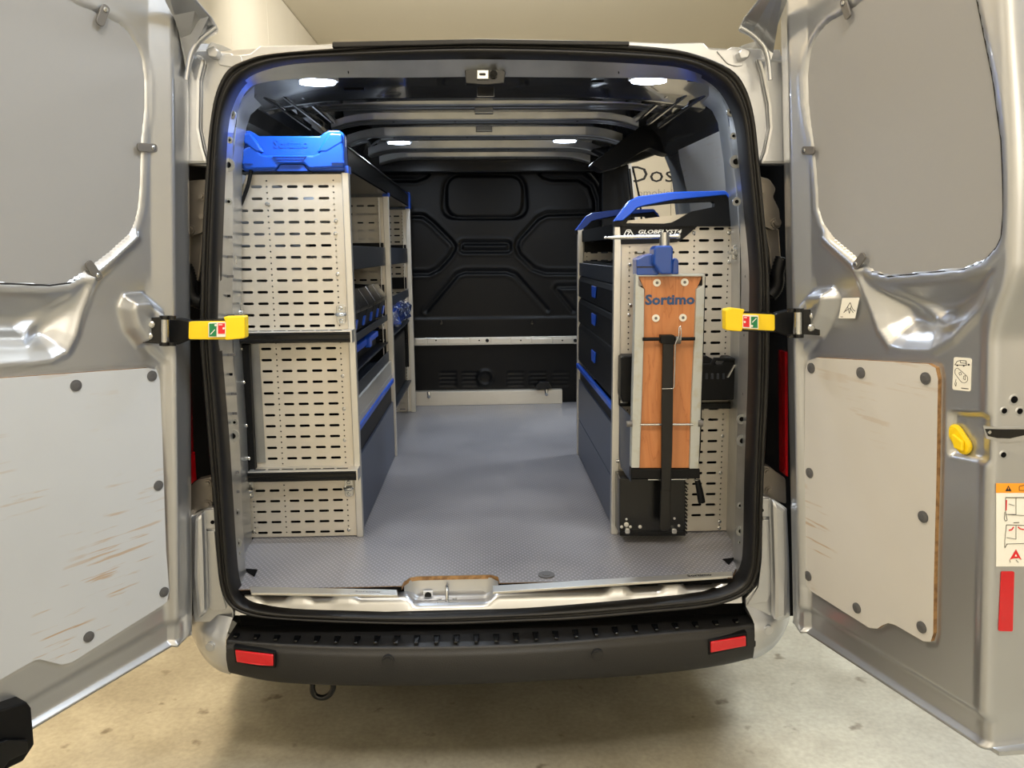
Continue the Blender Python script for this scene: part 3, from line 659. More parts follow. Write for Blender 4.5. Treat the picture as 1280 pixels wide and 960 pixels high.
# B pillar and black trims around the side opening
B().py([(752, 215), (786, 205), (788, 255), (792, 300), (792, 520), (752, 520)], 2.62, .12).build('b_pillar_trim', 'black', VAN, bevel=.01)
B().py([(775, 205), (800, 200), (838, 186), (838, 150), (790, 178), (740, 186)], 2.0, .1).build('side_door_header', 'black', VAN, bevel=.01)
B().tube([P(791, 209, Y=2.5), P(800, 250, Y=2.5), P(803, 290, Y=2.5)], .006, 6).build('side_door_edge_trim', 'blackgloss', VAN)
B().tube([P(786, 211, Y=2.5), P(790, 250, Y=2.5), P(792, 290, Y=2.5)], .011, 6).build('side_door_edge_trim', 'blackgloss', VAN)
# moulded belt-like trim under the roof rail
B().py(rounded([(738, 205), (756, 192), (776, 176), (800, 158), (822, 151), (838, 150), (841, 165), (839, 193), (828, 191), (812, 184), (798, 192), (775, 208), (752, 214)], 4, 3), 1.44, .12).build('roof_corner_trim', 'black', VAN, bevel=.012)
o = B(); sp = spline([P(x, y, Y=1.9) for x, y in ((768, 196), (782, 184), (800, 170), (818, 158), (834, 158), (838, 172), (833, 186))], 5, False)
o.tube(sp, [.05, .052, .052, .05, .05, .048, .045, .045, .045, .045, .045, .045, .042, .042, .04, .04, .04, .04, .04, .04, .038, .038, .036, .036, .036, .034, .034, .034, .034, .034, .034][:len(sp)], 10)
o.build('roof_corner_trim', 'black', VAN)
o = B(); sp = spline([P(x, y, Y=1.6) for x, y in ((428, 178), (440, 166), (460, 166), (470, 178))], 5, False); o.tube(sp, .03, 8); o.build('roof_corner_trim', 'black', VAN)
# black cable down the left lining
o = B(); o.tube(spline([P(x, y, Y=.40) for x, y in ((314, 213), (309, 235), (300, 258), (291, 275), (286, 300))], 5, False), .006, 8); o.build('cable', 'black', VAN)

# ---- bumper
lip = [(283, 801), (310, 803.5), (370, 807.5), (440, 810), (530, 810), (620, 808), (700, 804), (776, 797.5), (850, 791), (905, 786), (943, 781)]
botm = [(287, 841), (334, 851), (380, 855), (440, 857), (530, 857), (620, 854), (700, 850), (776, 846), (850, 839), (905, 831), (942, 822)]
L3 = spline([P(x, y, Z=-.133) for x, y in lip], 4, False)
bot = []
for a, (x, y) in zip(L3, spline([(x, y, 0) for x, y in botm], 4, False) if False else [tuple(q[:2]) for q in spline([(x, y) for x, y in botm], 4, False)]):
    q = P(x, y, Y=a[1]-.0); bot.append(q)
def lerp_rows(): 
    rows = []
    rows.append([np.array([p[0]*1.0, .06, -.128]) for p in L3]); rows.append([p+np.array([0, .02, .003]) for p in L3])
    rows.append([p+np.array([0, .004, .003]) for p in L3]); rows.append([p+np.array([0, 0, .002]) for p in L3]); rows.append([p+np.array([0, -.003, -.003]) for p in L3]); rows.append([p+np.array([0, -.003, -.010]) for p in L3])
    for t in (.12, .2, .5, .8, .94): rows.append([a*(1-t)+c*t+np.array([0, -.012*math.sin(math.pi*t)-.004, 0]) for a, c in zip(L3, bot)])
    rows.append(bot); rows.append([p+np.array([0, .05, -.006]) for p in bot]); rows.append([p+np.array([0, .2, .0]) for p in bot])
    return rows
bm_ = B().loft(lerp_rows()).build('rear_bumper', 'bumper', VAN, recalc=False)
B().box(-.74, .74, .03, .09, -.135, -.08).build('bumper_gap', 'void', VAN)
for k in range(26):       # anti-slip ribs on the step
    x = 294+k*25.1
    if x > 930: break
    yb2 = np.interp(x, [q[0] for q in lip], [q[1] for q in lip])
    e = P(x, yb2-4, Z=-.127); lng = .045-.030*abs((x-613)/330)**2.5
    B().prism([e+np.array(q) for q in ((-.005, 0, 0), (.005, 0, 0), (.009, lng, 0), (-.009, lng, 0))], (0, 0, .007)).build('step_rib', 'blackgloss', bm_, bevel=.0015)
def onb(x, y):             # point on the bumper face under a pixel
    a = P(x, y, Y=-.13); k = int(np.argmin([abs(q[0]-a[0]) for q in L3])); return P(x, y, Y=L3[k][1]-.018), L3[k]
for pts in ([(294, 812), (325, 816), (342, 818), (342, 832), (325, 831.5), (296, 827)], [(888, 802), (932, 794.5), (932.5, 807), (888, 815.5)]):
    q = [onb(x, y)[0] for x, y in pts]
    frm = [onb(x+(x-sum(p_[0] for p_ in pts)/len(pts))*.10, y+(y-sum(p_[1] for p_ in pts)/len(pts))*.35)[0] for x, y in pts]
    o = B().prism(frm, (0, .03, 0)).build('reflector_frame', 'black', bm_, bevel=.002)
    B().prism([p+np.array([0, -.004, 0]) for p in q], (0, .02, 0)).build('rear_reflector', 'red', o, bevel=.003)
for x, y in ((485, 826.5), (747, 819)):
    p = onb(x, y)[0]; B().cyl(p+np.array([0, -.003, 0]), p+np.array([0, .02, 0]), .0165, 20).cyl(p+np.array([0, -.006, 0]), p, .012, 20).build('parking_sensor', 'bumper', bm_, bevel=.001)
# painted bumper corners
for side in (-1, 1):
    if side < 0:
        topp = [(282, 799), (275, 797), (262, 793), (250, 788), (243, 782), (238, 776)]; bott = [(288, 843), (275, 839), (262, 830), (252, 818), (245, 806), (240, 795)]
        ys = [-.055, -.05, -.035, -.01, .03, .09]; up_ = [(291, 772), (282, 770), (268, 768), (256, 768), (247, 768), (238, 764)]
    else:
        topp = [(943, 780), (950, 779), (962, 776), (973, 770), (981, 764), (986, 756)]; bott = [(941, 824), (953, 819), (966, 810), (976, 798), (982, 787), (986, 778)]
        ys = [-.04, -.037, -.025, -.0, .04, .10]; up_ = [(932, 757), (940, 757), (955, 757), (970, 755), (978, 750), (986, 744)]
    rt = [P(x, y, Y=Y) for (x, y), Y in zip(topp, ys)]; rb = [P(x, y, Y=Y) for (x, y), Y in zip(bott, ys)]
    ru = [P(x, y, Y=Y+.03) for (x, y), Y in zip(up_, ys)]
    rows = [ru, [a*.25+c*.75+np.array([0, .006, .004]) for a, c in zip(ru, rt)], rt, [a*.7+c*.3+np.array([0, -.008, 0]) for a, c in zip(rt, rb)], [a*.3+c*.7+np.array([0, -.008, 0]) for a, c in zip(rt, rb)], rb, [p+np.array([0, .12, 0]) for p in rb]]
    rows = [spline(r, 4, False) for r in rows]
    o = B().loft(rows).build('bumper_corner', 'paint', VAN, recalc=False)
    x, y = (263, 809) if side < 0 else (961, 788); p = P(x, y, Y=-.052 if side < 0 else -.042)
    B().cyl(p, p+np.array([0, .02, 0]), .0135, 20).cyl(p+np.array([0, -.003, 0]), p, .0095, 20).build('parking_sensor', 'paint', o, bevel=.001)
# towing eye
sp = spline([P(x, y, Y=.0) for x, y in ((391, 852), (390.5, 862), (395, 870), (404, 872), (412, 868), (416.5, 860), (416, 852))], 5, False)
B().tube(sp, .0085, 10).build('towing_eye', 'blackgloss', VAN)

# ================================================================== REAR DOORS
LAM = .067; HX = .842; HY = -.06
class Door:
    def __init__(s, side, th):
        s.side = side; t = math.radians(th)
        ez = np.array([-side*LAM, 0, 1.]); ez /= np.linalg.norm(ez); es = np.array([side*math.sin(t), -math.cos(t), 0]); es = es-ez*(es@ez); es /= np.linalg.norm(es)
        s.es, s.ez = es, ez; s.n = np.cross(es, ez)*side; s.o = np.array([side*HX, HY, 0])
    def w(s, a, z, n=0): return s.o+s.es*a+s.ez*z+s.n*n
    def l(s, x, y, n=0):
        o = s.o+s.n*n; p = on_plane(x, y, o, s.n)-o; return (p@s.es, p@s.ez)
    def poly(s, px, n=0): return [s.l(x, y, n) for x, y in px]
    def plate(s, b, pts, n0, n1): return b.prism([s.w(a, z, n0) for a, z in pts], s.n*(n1-n0))
WIN = {1: [(1074, 0), (1060, 10), (1046, 18), (1032, 27), (1023, 37), (1017, 47), (1012, 58), (1009, 72), (1006, 95), (1007, 125), (1010, 152), (1014, 180), (1017, 210), (1019, 237), (1020, 260), (1026, 280), (1040, 300), (1072, 327), (1090, 340), (1110, 346), (1205, 337), (1230, 327), (1246, 310), (1252, 297), (1255, 265), (1254, 220), (1252, 175), (1242, 100), (1227, 25), (1220, -10), (1200, -50), (1160, -60), (1110, -30)],
       -1: [(92, 0), (115, 10), (133, 18), (150, 27), (162, 37), (170, 50), (177, 62), (181, 75), (184, 100), (184, 137), (180, 175), (179, 210), (178, 237), (176, 260), (172, 277), (165, 294), (140, 317), (107, 342), (87, 354), (62, 357), (0, 354.5), (-40, 348), (-85, 335), (-120, 310), (-140, 270), (-140, 200), (-130, 60), (-110, -40), (-60, -80), (0, -50)]}
PLY = {1: [(1006, 462), (1010, 451), (1020, 447), (1160, 455), (1169, 460), (1172, 474), (1170, 600), (1167, 720), (1166, 792), (1163, 802), (1154, 802), (1118, 781), (1110, 779), (1102, 782), (1096, 786), (1086, 785), (1012, 738), (1006, 730), (1005, 600)],
       -1: [(185, 460), (196, 462), (200, 475), (203, 540), (208, 690), (212, 738), (209, 752), (203, 757), (90, 828), (78, 831), (50, 824), (42, 826), (0, 850), (-100, 912), (-108, 905), (-108, 490), (-100, 480), (0, 473)]}
DISH = {1: [(1074, 338), (1084, 372), (1098, 412), (1110, 430), (1125, 434), (1160, 435), (1185, 420), (1222, 382), (1246, 338), (1238, 334), (1205, 345), (1110, 354), (1090, 350)],
        -1: [(112, 350), (101, 388), (93, 418), (83, 437), (67, 446), (40, 450), (0, 452), (-60, 440), (-110, 390), (-125, 350), (-85, 350), (0, 364), (62, 366), (90, 362)]}
BOSS = {1: [(1008, 384), (1020, 366), (1040, 364), (1044, 372), (1036, 396), (1024, 418), (1006, 420)], -1: [(154, 385), (158, 374), (178, 372), (197, 392), (197, 424), (175, 428), (161, 410)]}
BOT = {1: [(-.03, -.125), (.35, -.117), (.72, -.133)], -1: [(-.03, None)]}
def build_door(side, th):
    D = Door(side, th)
    bpx = [(985, 779), (1100, 850), (1180, 906), (1257, 960)] if side > 0 else [(237, 798), (219, 806), (120, 864), (32, 920)]
    bl = D.poly(bpx); k_ = np.polyfit([q[0] for q in bl], [q[1] for q in bl], 1); zb = lambda a: k_[0]*a+k_[1]
    ztop = 1.72
    # base profile across the door: (s, n)
    prof = [(-.034, -.11), (-.034, -.056), (-.030, -.036), (-.020, -.020), (-.006, -.010), (.012, -.003), (.030, .004), (.042, .010), (.048, .013), (.053, .015)]+[(a, 0) for a in np.linspace(.06, .622, 150)]
    prof += [(.628, -.001), (.634, -.004), (.639, -.009), (.643, -.016), (.6455, -.025)]
    for t in np.linspace(.04, 1, 14): prof.append((.6455+.030*t, -.025-.13*t))
    prof = np.array(prof); vz = np.concatenate([[0, 0], np.linspace(0, 1, 300), ])
    S, T = np.meshgrid(prof[:, 0], vz); NB = np.meshgrid(prof[:, 1], vz)[0]
    Zb = zb(S); Z = Zb+(ztop-Zb)*T
    S = S+.042*sstep(Z, .74, .90)*(1-.85*sstep(Z, 1.0, 1.5))*sstep(S, .4, .62)
    S0 = np.meshgrid(prof[:, 0], vz)[0]
    h = np.zeros(S.shape); flat = sstep(S, .03, .06)*(1-sstep(S0, .622, .640))
    wS = .070+.040*sstep(Z, .68, .74); h += .016*np.clip((wS-S0)/(wS-.055), 0, 1)*(S0 > .0545)
    a0 = .108-.048*(1-sstep(Z, .66, .72)); low = sstep(S, a0, a0+.020)*(1-sstep(Z, .78, .90)); h += -.010*low*(1-sstep(S, .60, .635))
    w_ = poly_sdf(S, Z, D.poly(WIN[side])); h += -.008*(1-sstep(w_, -.007, -.001)); h += .0012*np.exp(-((w_-.010)/.006)**2)
    d_ = poly_sdf(S, Z, D.poly(DISH[side])); h += -.045*(1-sstep(d_, -.065, .004))*sstep(w_, .0, .03); h += .006*np.exp(-((d_-.008)/.008)**2)*sstep(w_, .005, .02)*(1-sstep(S, .60, .64))
    # ridge that leaves the dish towards the hinge side
    rdg = D.poly([(1030, 298), (1052, 318), (1074, 338)] if side > 0 else [(170, 297), (140, 325), (112, 350)]); ld = line_dist(S, Z, rdg); h += .007*np.exp(-(ld/.010)**2)
    crs = D.poly([(1082, 347), (1145, 395), (1157, 406), (1202, 406)] if side > 0 else [(102, 362), (60, 405), (38, 424), (-40, 424)]); ld = line_dist(S, Z, crs); h += .012*np.exp(-(ld/.016)**2)*(1-sstep(d_, -.03, 0))
    bs = poly_sdf(S, Z, D.poly(BOSS[side])); h += .040*(1-sstep(bs, -.012, .014))
    # pocket of the emergency release
    pk = poly_sdf(S, Z, rounded(D.poly([(1180, 515), (1236, 518), (1237, 582), (1180, 570)] if side > 0 else [(-90, 540), (-30, 530), (-30, 590), (-90, 610)]), .008, 3)); h += -.014*(1-sstep(pk, -.010, .002))
    # ply seat groove and the bottom channel
    pp = poly_sdf(S, Z, D.poly(PLY[side])); h += -.003*np.exp(-((pp-.004)/.004)**2)
    e_ = Z-Zb; edge = sstep(e_, .055, .085)-1
    chan = .020*edge+.016*(1-sstep(e_, .004, .014)); h = h*(1-(1-sstep(e_, .05, .09)))+chan*sstep(S, .02, .06)*(1-sstep(S, .60, .67)*.6)
    h = h*np.where(e_ > .09, flat, 1)
    Nn = NB+h
    Nn[0, :] = np.minimum(Nn[0, :], NB[0, :]-.06); Nn[1, :] = np.minimum(NB[1, :]-.006, Nn[1, :]-.02)
    pts = D.o+S[..., None]*D.es+Z[..., None]*D.ez+Nn[..., None]*D.n
    b = B(); b.smooth = True; nr, nc = S.shape
    b.add(pts.reshape(-1, 3), [(i*nc+j, i*nc+j+1, (i+1)*nc+j+1, (i+1)*nc+j) for i in range(nr-1) for j in range(nc-1)])
    # outer skin
    b.smooth = False
    q = [D.w(-.02, zb(-.02)-.002, -.115), D.w(.70, zb(.70)-.002, -.155), D.w(.70, ztop, -.155), D.w(-.02, ztop, -.115)]
    b.prism(q, D.n*-.012)
    # lip of the skin along the bottom edge
    q = [D.w(-.012, zb(0)-.004, -.11), D.w(-.012, zb(0)-.004, -.012), D.w(.66, zb(.66)-.004, -.02), D.w(.70, zb(.7)-.004, -.15)]; b.prism(q, D.ez*.010)
    dr = b.build('rear_door', 'paint', VAN, recalc=False)
    props(dr, label='left rear door swung wide open, blank window panel and scratched ply lining' if side < 0 else 'right rear door swung open, with stickers and yellow release knob')
    return D, dr
DL, doorL = build_door(-1, 31.7)
DR, doorR = build_door(1, 16.1)
for D, dr, side in ((DL, doorL, -1), (DR, doorR, 1)):
    D.plate(B(), D.poly(WIN[side], -.006), -.0095, -.0045).build('glazing_panel', 'glaze', dr)
    B().tube([D.w(a, z, -.0035) for a, z in D.poly(WIN[side], -.003)], .0026, 6, closed=True).build('glazing_gasket', 'rubber', dr)
    pts = D.poly(PLY[side]); b = B(); nn = -.010
    inn = [D.w(a, z, nn+.009) for a, z in pts]; bk2 = [D.w(a, z, nn-.002) for a, z in pts]; n = len(pts)
    b.m(0).add(inn, [list(range(n))]).m(1).add(inn+bk2, [(i, (i+1) % n, (i+1) % n+n, i+n) for i in range(n)])
    b.build('ply_lining', ['ply_l' if side < 0 else 'ply_r', 'plyedge'], dr)
    plugs = [(1014, 460), (1076, 466), (1157, 473), (1012, 591), (1154, 646), (1010, 720), (1071, 760), (1152, 784)] if side > 0 else [(190, 470), (95, 482), (198, 607), (205, 740), (111, 796), (-60, 495), (-50, 690), (-40, 850)]
    for x, y in plugs:
        a, z = D.l(x, y, 0); p = D.w(a, z, -.001); B().cyl(p, p+D.n*.003, .0135, 20).cyl(p+D.n*.003, p+D.n*.0045, .011, 20, .006).build('trim_plug', 'plug', dr)
    clips = [((1010, 188), (1018, 188)), ((1075, 330), (1081, 322)), ((1059, 4), (1063, 17))] if side > 0 else [((188, 185), (174, 184)), ((119, 344), (110, 332)), ((128, 13), (123, 26))]
    for (x0_, y0_), (x1_, y1_) in clips:
        a = np.array(D.l(x0_, y0_)); c = np.array(D.l(x1_, y1_)); d = (c-a)/np.linalg.norm(c-a); e = np.array([-d[1], d[0]])
        out = rounded([tuple(a-d*.012-e*.010), tuple(c+d*.012-e*.010), tuple(c+d*.012+e*.010), tuple(a-d*.012+e*.010)], .009, 4)
        o = D.plate(B(), out, .006, .011).build('panel_clip', 'clip', dr, bevel=.001)
        p = D.w(a[0], a[1], .011); B().screw(p, D.n, .006, .003).build('clip_screw', 'steel', o)
    # door top corner that wraps over the roof edge
    if side > 0: fin = [(925.5, 33.5), (932, 20), (950, -3), (985, -40), (985, 0), (972, 30), (966, 67), (963, 92), (961, 76), (957, 62), (951, 53), (939, 42), (928, 37)]
    else: fin = [(270, 33), (263, 20), (243, -3), (200, -40), (205, 0), (222, 30), (228, 67), (233, 96), (236, 78), (240, 65), (247, 53), (258, 44), (268, 39)]
    o = B().prism([P(x, y, Y=-.07-.22*max(0, 36-y)/75) for x, y in fin], (0, .025, 0)).build('door_top_corner', 'paint', dr, bevel=.004)
    rim = [(925.5, 34), (939, 42), (951, 53), (957, 62), (961, 78), (963, 100)] if side > 0 else [(270, 34), (258, 43), (247, 53), (240, 65), (236, 80), (233, 100)]
    B().tube(spline([P(x, y, Y=-.085) for x, y in rim], 4, False), .006, 8).build('corner_rim', 'paint', dr)
# left door bottom latch
b = B(); D = DL
bl = [D.l(x, y, .0) for x, y in [(-20, 885), (0, 880), (24, 872), (30, 880), (34, 925), (20, 946), (-20, 965)]]
D.plate(b, bl, -.02, .03); lt = b.build('bottom_latch', 'black', doorL, bevel=.004)
b = B(); D.plate(b, [D.l(x, y, .03) for x, y in [(-30, 935), (6, 922), (31, 922), (31, 938), (8, 948), (-20, 985)]], .02, .045); b.build('latch_body', 'blackgloss', lt, bevel=.004) if False else b.build('latch_body', 'blackgloss', doorL, bevel=.004)
b = B(); a = D.l(30, 925, .02); c = D.l(41, 928, .02); b.cyl(D.w(*a, .02), D.w(*c, .02), .006, 8, .002); b.build('latch_pin', 'steel', doorL)
# ---- right door details
D = DR
def sticker(name, px, n0, paints, par=doorR, mats=('white', 'ink'), plane=None):
    b = B()
    pts = D.poly(px, n0); b.m(0); D.plate(b, pts, n0, n0+.0006)
    for mi, q in paints: b.m(mi); D.plate(b, D.poly(q, n0), n0+.0007, n0+.0010)
    return b.build(name, list(mats), par)
def thick(p, q, w=.8):
    d = np.array(q, float)-np.array(p, float); e = np.array([-d[1], d[0]])/np.linalg.norm(d)*w/2; p = np.array(p); q = np.array(q)
    return [tuple(p-e), tuple(q-e), tuple(q+e), tuple(p+e)]
def polyline(pts, w=.7, mi=1): return [(mi, thick(a, c, w)) for a, c in zip(pts[:-1], pts[1:])]
sticker('pictogram_sticker', [(1053, 372.5), (1074.5, 372), (1069, 398), (1048.5, 398)], -.001,
        polyline([(1055, 391), (1060, 383), (1063, 378), (1066, 386), (1069, 389)], .7)+polyline([(1057, 389), (1063, 385), (1067, 391)], .7)+polyline([(1051, 396), (1054, 396)], .8)+polyline([(1060, 383), (1062, 392), (1064, 383)], .6), mats=('white', 'plug'))
van_p = polyline([(1194, 456), (1197, 451.5), (1201, 450.5), (1208, 451), (1208.5, 456.5), (1194, 456)], .7)+polyline([(1201, 450.5), (1201, 453.5), (1208, 454)], .6)
van_p += [(1, hole(1197, 456.7, 1.1, 8)), (1, hole(1205, 457.2, 1.1, 8)), (1, hole(1211.3, 455.8, 1.3, 6))]
van_p += polyline(rounded([(1194, 462), (1197, 459.5), (1210, 471), (1210, 476), (1206, 479), (1202, 477.5), (1194, 467)], 2, 3)+[(1194.6, 461.5)], .5)
van_p += polyline([(1199, 466), (1201, 465), (1202.5, 468), (1200, 469), (1199, 466)], .5)+polyline([(1205, 470), (1207, 469.5), (1207, 475), (1204.5, 473.5), (1205, 470)], .5)+polyline([(1202, 485), (1211, 486)], .9)+polyline([(1195.5, 474), (1194, 480), (1195, 483), (1196, 478)], .5)
sticker('release_instruction_sticker', rounded([(1192.5, 446), (1215, 448), (1213.5, 489.5), (1190.5, 487)], 3, 4), -.0095, van_p)
# yellow release knob
kc = D.l(1200.5, 549, -.02); b = B()
ax = np.array(D.l(1195.5, 541, -.02)); bx_ = np.array(D.l(1206, 557, -.02))
dd = (bx_-ax)/np.linalg.norm(bx_-ax); ee = np.array([-dd[1], dd[0]]); R1 = .0185
cap_ = [tuple(ax-dd*R1*math.cos(t)+ee*R1*math.sin(t)) for t in np.linspace(-math.pi/2, math.pi/2, 10)]+[tuple(bx_+dd*R1*math.cos(t)+ee*R1*math.sin(t)) for t in np.linspace(math.pi/2, -math.pi/2, 10)]
D.plate(b, cap_, -.024, -.012); kb = b.build('release_knob', 'yellow', doorR, bevel=.005)
grip = [tuple(bx_-dd*.030-ee*.004), tuple(bx_-dd*.004-ee*.014), tuple(bx_+dd*.012), tuple(bx_-dd*.004+ee*.014), tuple(bx_-dd*.030+ee*.004)]
D.plate(B(), grip, -.006, .006).build('knob_grip', 'yellow', doorR, bevel=.003) if False else D.plate(B(), grip, -.012, -.004).build('knob_grip', 'yellow', doorR, bevel=.003)
# latch face: its plane
pe0 = D.w(.6455, 0, -.025); de = D.es*.030-D.n*.13; de /= np.linalg.norm(de); ne = np.cross(de, D.ez); ne /= np.linalg.norm(ne); ne = ne if ne@(CAM-pe0) > 0 else -ne
def EP(x, y, h=0): return on_plane(x, y, pe0+ne*h, ne)
def eplate(b, px, h0, h1): return b.prism([EP(x, y, h0) for x, y in px], ne*(h1-h0))
def etext(): pass
b = B(); b.m(0); eplate(b, [(1245, 604), (1292, 604), (1292, 708), (1245, 708)], .0005, .001)
b.m(1); eplate(b, [(1245, 604), (1292, 604), (1292, 616), (1245, 616)], .0011, .0014)
def el(pts, w, mi):
    for a, c in zip(pts[:-1], pts[1:]): b.m(mi); eplate(b, thick(a, c, w), .0015, .0018)
b.m(2); eplate(b, [(1256.5, 614), (1260.5, 607), (1264.5, 614)], .0015, .0018); b.m(1); eplate(b, [(1260, 609.5), (1261, 609.5), (1260.8, 612), (1260.2, 612)], .0019, .002)
el([(1274, 608), (1274, 613), (1284, 613)], .7, 2); el([(1274, 608), (1280, 606.5)], .7, 2)
el([(1257, 622), (1290, 622)], .9, 2); el([(1257, 622), (1257, 640), (1259, 650), (1257, 651.5), (1255.5, 649), (1256, 640)], .5, 2); el([(1270, 622), (1270, 643), (1257, 643), (1290, 645)], .5, 2); el([(1261, 630), (1268, 632)], .5, 2)
el([(1258, 625), (1257.5, 638)], 1.6, 3)
el([(1258, 656), (1290, 657)], .6, 2); el([(1258, 656), (1256, 675), (1256, 685), (1259, 680)], .5, 2); el([(1258, 680), (1290, 679)], .5, 2); el([(1270, 657), (1270, 674), (1258, 672)], .5, 2); el([(1267, 653.5), (1274, 653)], .8, 2)
el([(1267, 658.5), (1265, 662), (1261, 663)], 1.4, 3); el([(1272.5, 658.5), (1275, 661), (1280, 662)], 1.4, 3)
b.m(3); eplate(b, [(1262, 700), (1270, 686.5), (1277, 700), (1273.5, 697.5), (1266, 698)], .0015, .0018); el([(1262, 700), (1263, 703)], .6, 2); el([(1270, 700), (1273, 703)], .6, 2)
b.m(0); eplate(b, [(1268.3, 695.5), (1269.8, 692.5), (1271.3, 695.5)], .0019, .0022)
b.build('warning_sticker', ['white', 'orange', 'ink', 'redp'], doorR)
b = B(); eplate(b, rounded([(1251, 714), (1267.5, 714), (1265.5, 789), (1247.5, 788.5)], 2, 3), .0005, .0018); b.build('red_reflective_strip', 'red', doorR)
for x, y, r in ((1267.5, 499.5, 4.6), (1255, 513.5, 3.6), (1274.5, 514, 3.8), (1254, 568.5, 3.6)):
    p = EP(x, y, 0); rr3 = r*.00155
    B().m(0).cyl(p, p+ne*.001, rr3*1.7, 18, rr3*1.2).m(1).cyl(p, p+ne*.0016, rr3, 14).build('latch_face_hole', ['paint', 'void'], doorR)
b = B(); b.m(0); eplate(b, [(1228, 532), (1246, 534), (1290, 533), (1290, 548), (1262, 552), (1246, 551), (1232, 548)], .0, .002); b.m(1); eplate(b, [(1231, 536), (1250, 536.5), (1284, 536.5), (1284, 543), (1262, 548), (1246, 547.5), (1235, 545)], .002, .003)
b.build('latch_opening', ['paint', 'blackgloss'], doorR)
p = EP(1236, 540, .003); B().cyl(p, p+ne*.003, .0035, 10).build('latch_rivet', 'steel', doorR)
# ---- check straps with yellow sleeves
def strap(side):
    Y = -.135
    D = DL if side < 0 else DR
    S_ = (lambda x: x)
    if side < 0:
        plate = [(175.5, 397), (201, 396.5), (201, 430), (175.5, 428.5)]; bolts = [(189.5, 405.5), (187, 420)]
        pin = (206, 396, 431); link = [(211, 399), (222, 398), (236, 401), (240, 404), (240, 422), (236, 425), (222, 431), (211, 431)]
        bar = [(228, 401), (300, 397), (302, 424), (228, 426)]; sleeve = [(236, 402), (285, 401.5), (285, 424.5), (235.5, 424)]; cap_p = [(278.5, 396), (305.5, 395), (306, 423), (281, 425.5), (282, 403)]
        st = [(260.5, 403.5), (282, 403), (282, 421), (260.5, 421.5)]; gr = [(261.5, 404.5), (270.5, 404.3), (270.5, 420.5), (261.5, 420.5)]; rd = [(272.5, 404.2), (281, 404), (281, 417), (272.5, 417.2)]
        wl = [(263, 418), (268.5, 412)]; wd_ = (269.3, 406.5); we = (279.5, 410.5)
    else:
        plate = [(1003.5, 387), (1025.5, 387), (1025.5, 419.5), (1003.5, 418)]; bolts = [(1015.8, 395), (1013.5, 409.5)]
        pin = (998, 387, 421); link = [(993, 387), (984, 388), (972, 391), (968, 394), (968, 412), (972, 416), (984, 420), (993, 421)]
        bar = [(912, 388), (978, 392), (978, 416), (912, 414)]; sleeve = [(928, 392), (968.5, 393.5), (968.5, 413.5), (928, 411.5)]; cap_p = [(907, 387), (916, 385), (932, 387), (929, 392), (928.5, 411), (927.5, 414.5), (907.5, 413)]
        st = [(928.5, 393.8), (948, 394.5), (948, 411.3), (928.5, 410)]; rd = [(929.2, 395.2), (936.8, 395.6), (936.8, 409), (929.2, 408.5)]; gr = [(939, 395.8), (947, 396), (947, 410), (939, 409.6)]
        wl = [(940.5, 403), (945.5, 397.8)]; wd_ = (940, 407.5); we = (931, 402.5)
    yd = -.19 if side < 0 else -.205
    root = B().py(plate, yd, .012).build('check_strap', 'blackgloss', VAN, bevel=.002)
    for x, y in bolts: B().screw(P(x, y, Y=yd), (0, -1, 0), .009, .006).build('strap_bolt', 'steel', root)
    x, ya, yb_ = pin; B().cyl(P(x, ya, Y=yd), P(x, yb_, Y=yd), .009, 14).build('strap_pin', 'steel', root)
    for yy in (ya, yb_-2): B().cyl(P(x, yy-1.5, Y=yd), P(x, yy+3, Y=yd), .013, 12).cyl(P(x-9*side*-1*-1, yy-1.5, Y=yd), P(x-9*side*-1*-1, yy+3, Y=yd), .010, 12).build('strap_knuckle', 'blackgloss', root)
    B().py(link, Y-.005, .03).build('strap_link', 'black', root, bevel=.004)
    B().py(bar, Y+.006, .012).build('strap_bar', 'blackgloss', root, bevel=.003)
    B().py(rounded(sleeve, 2, 3), Y-.006, .012).build('yellow_sleeve', 'yellow', root, bevel=.002)
    B().py(rounded(cap_p, [2]*len(cap_p), 2), Y-.022, .036).build('yellow_hook_cap', 'yellow', root, bevel=.003)
    b = B().m(0).py(st, Y-.0225, .016).m(1).py(gr, Y-.0235, .001).m(2).py(rd, Y-.0235, .001)
    b.m(0).py(thick(wl[0], wl[1], 1), Y-.0245, .001).py(hole(wd_[0], wd_[1], 1.4, 8), Y-.0245, .001).py(hole(we[0], we[1], 1.4, 8), Y-.0245, .001)
    b.m(0).py(thick((rd[0][0]+.8, rd[0][1]+1.8), (rd[1][0]-3, rd[0][1]+1.8), .9), Y-.0245, .001)
    b.build('strap_sticker', ['white', 'greenp', 'redp'], root)
strap(-1); strap(1)

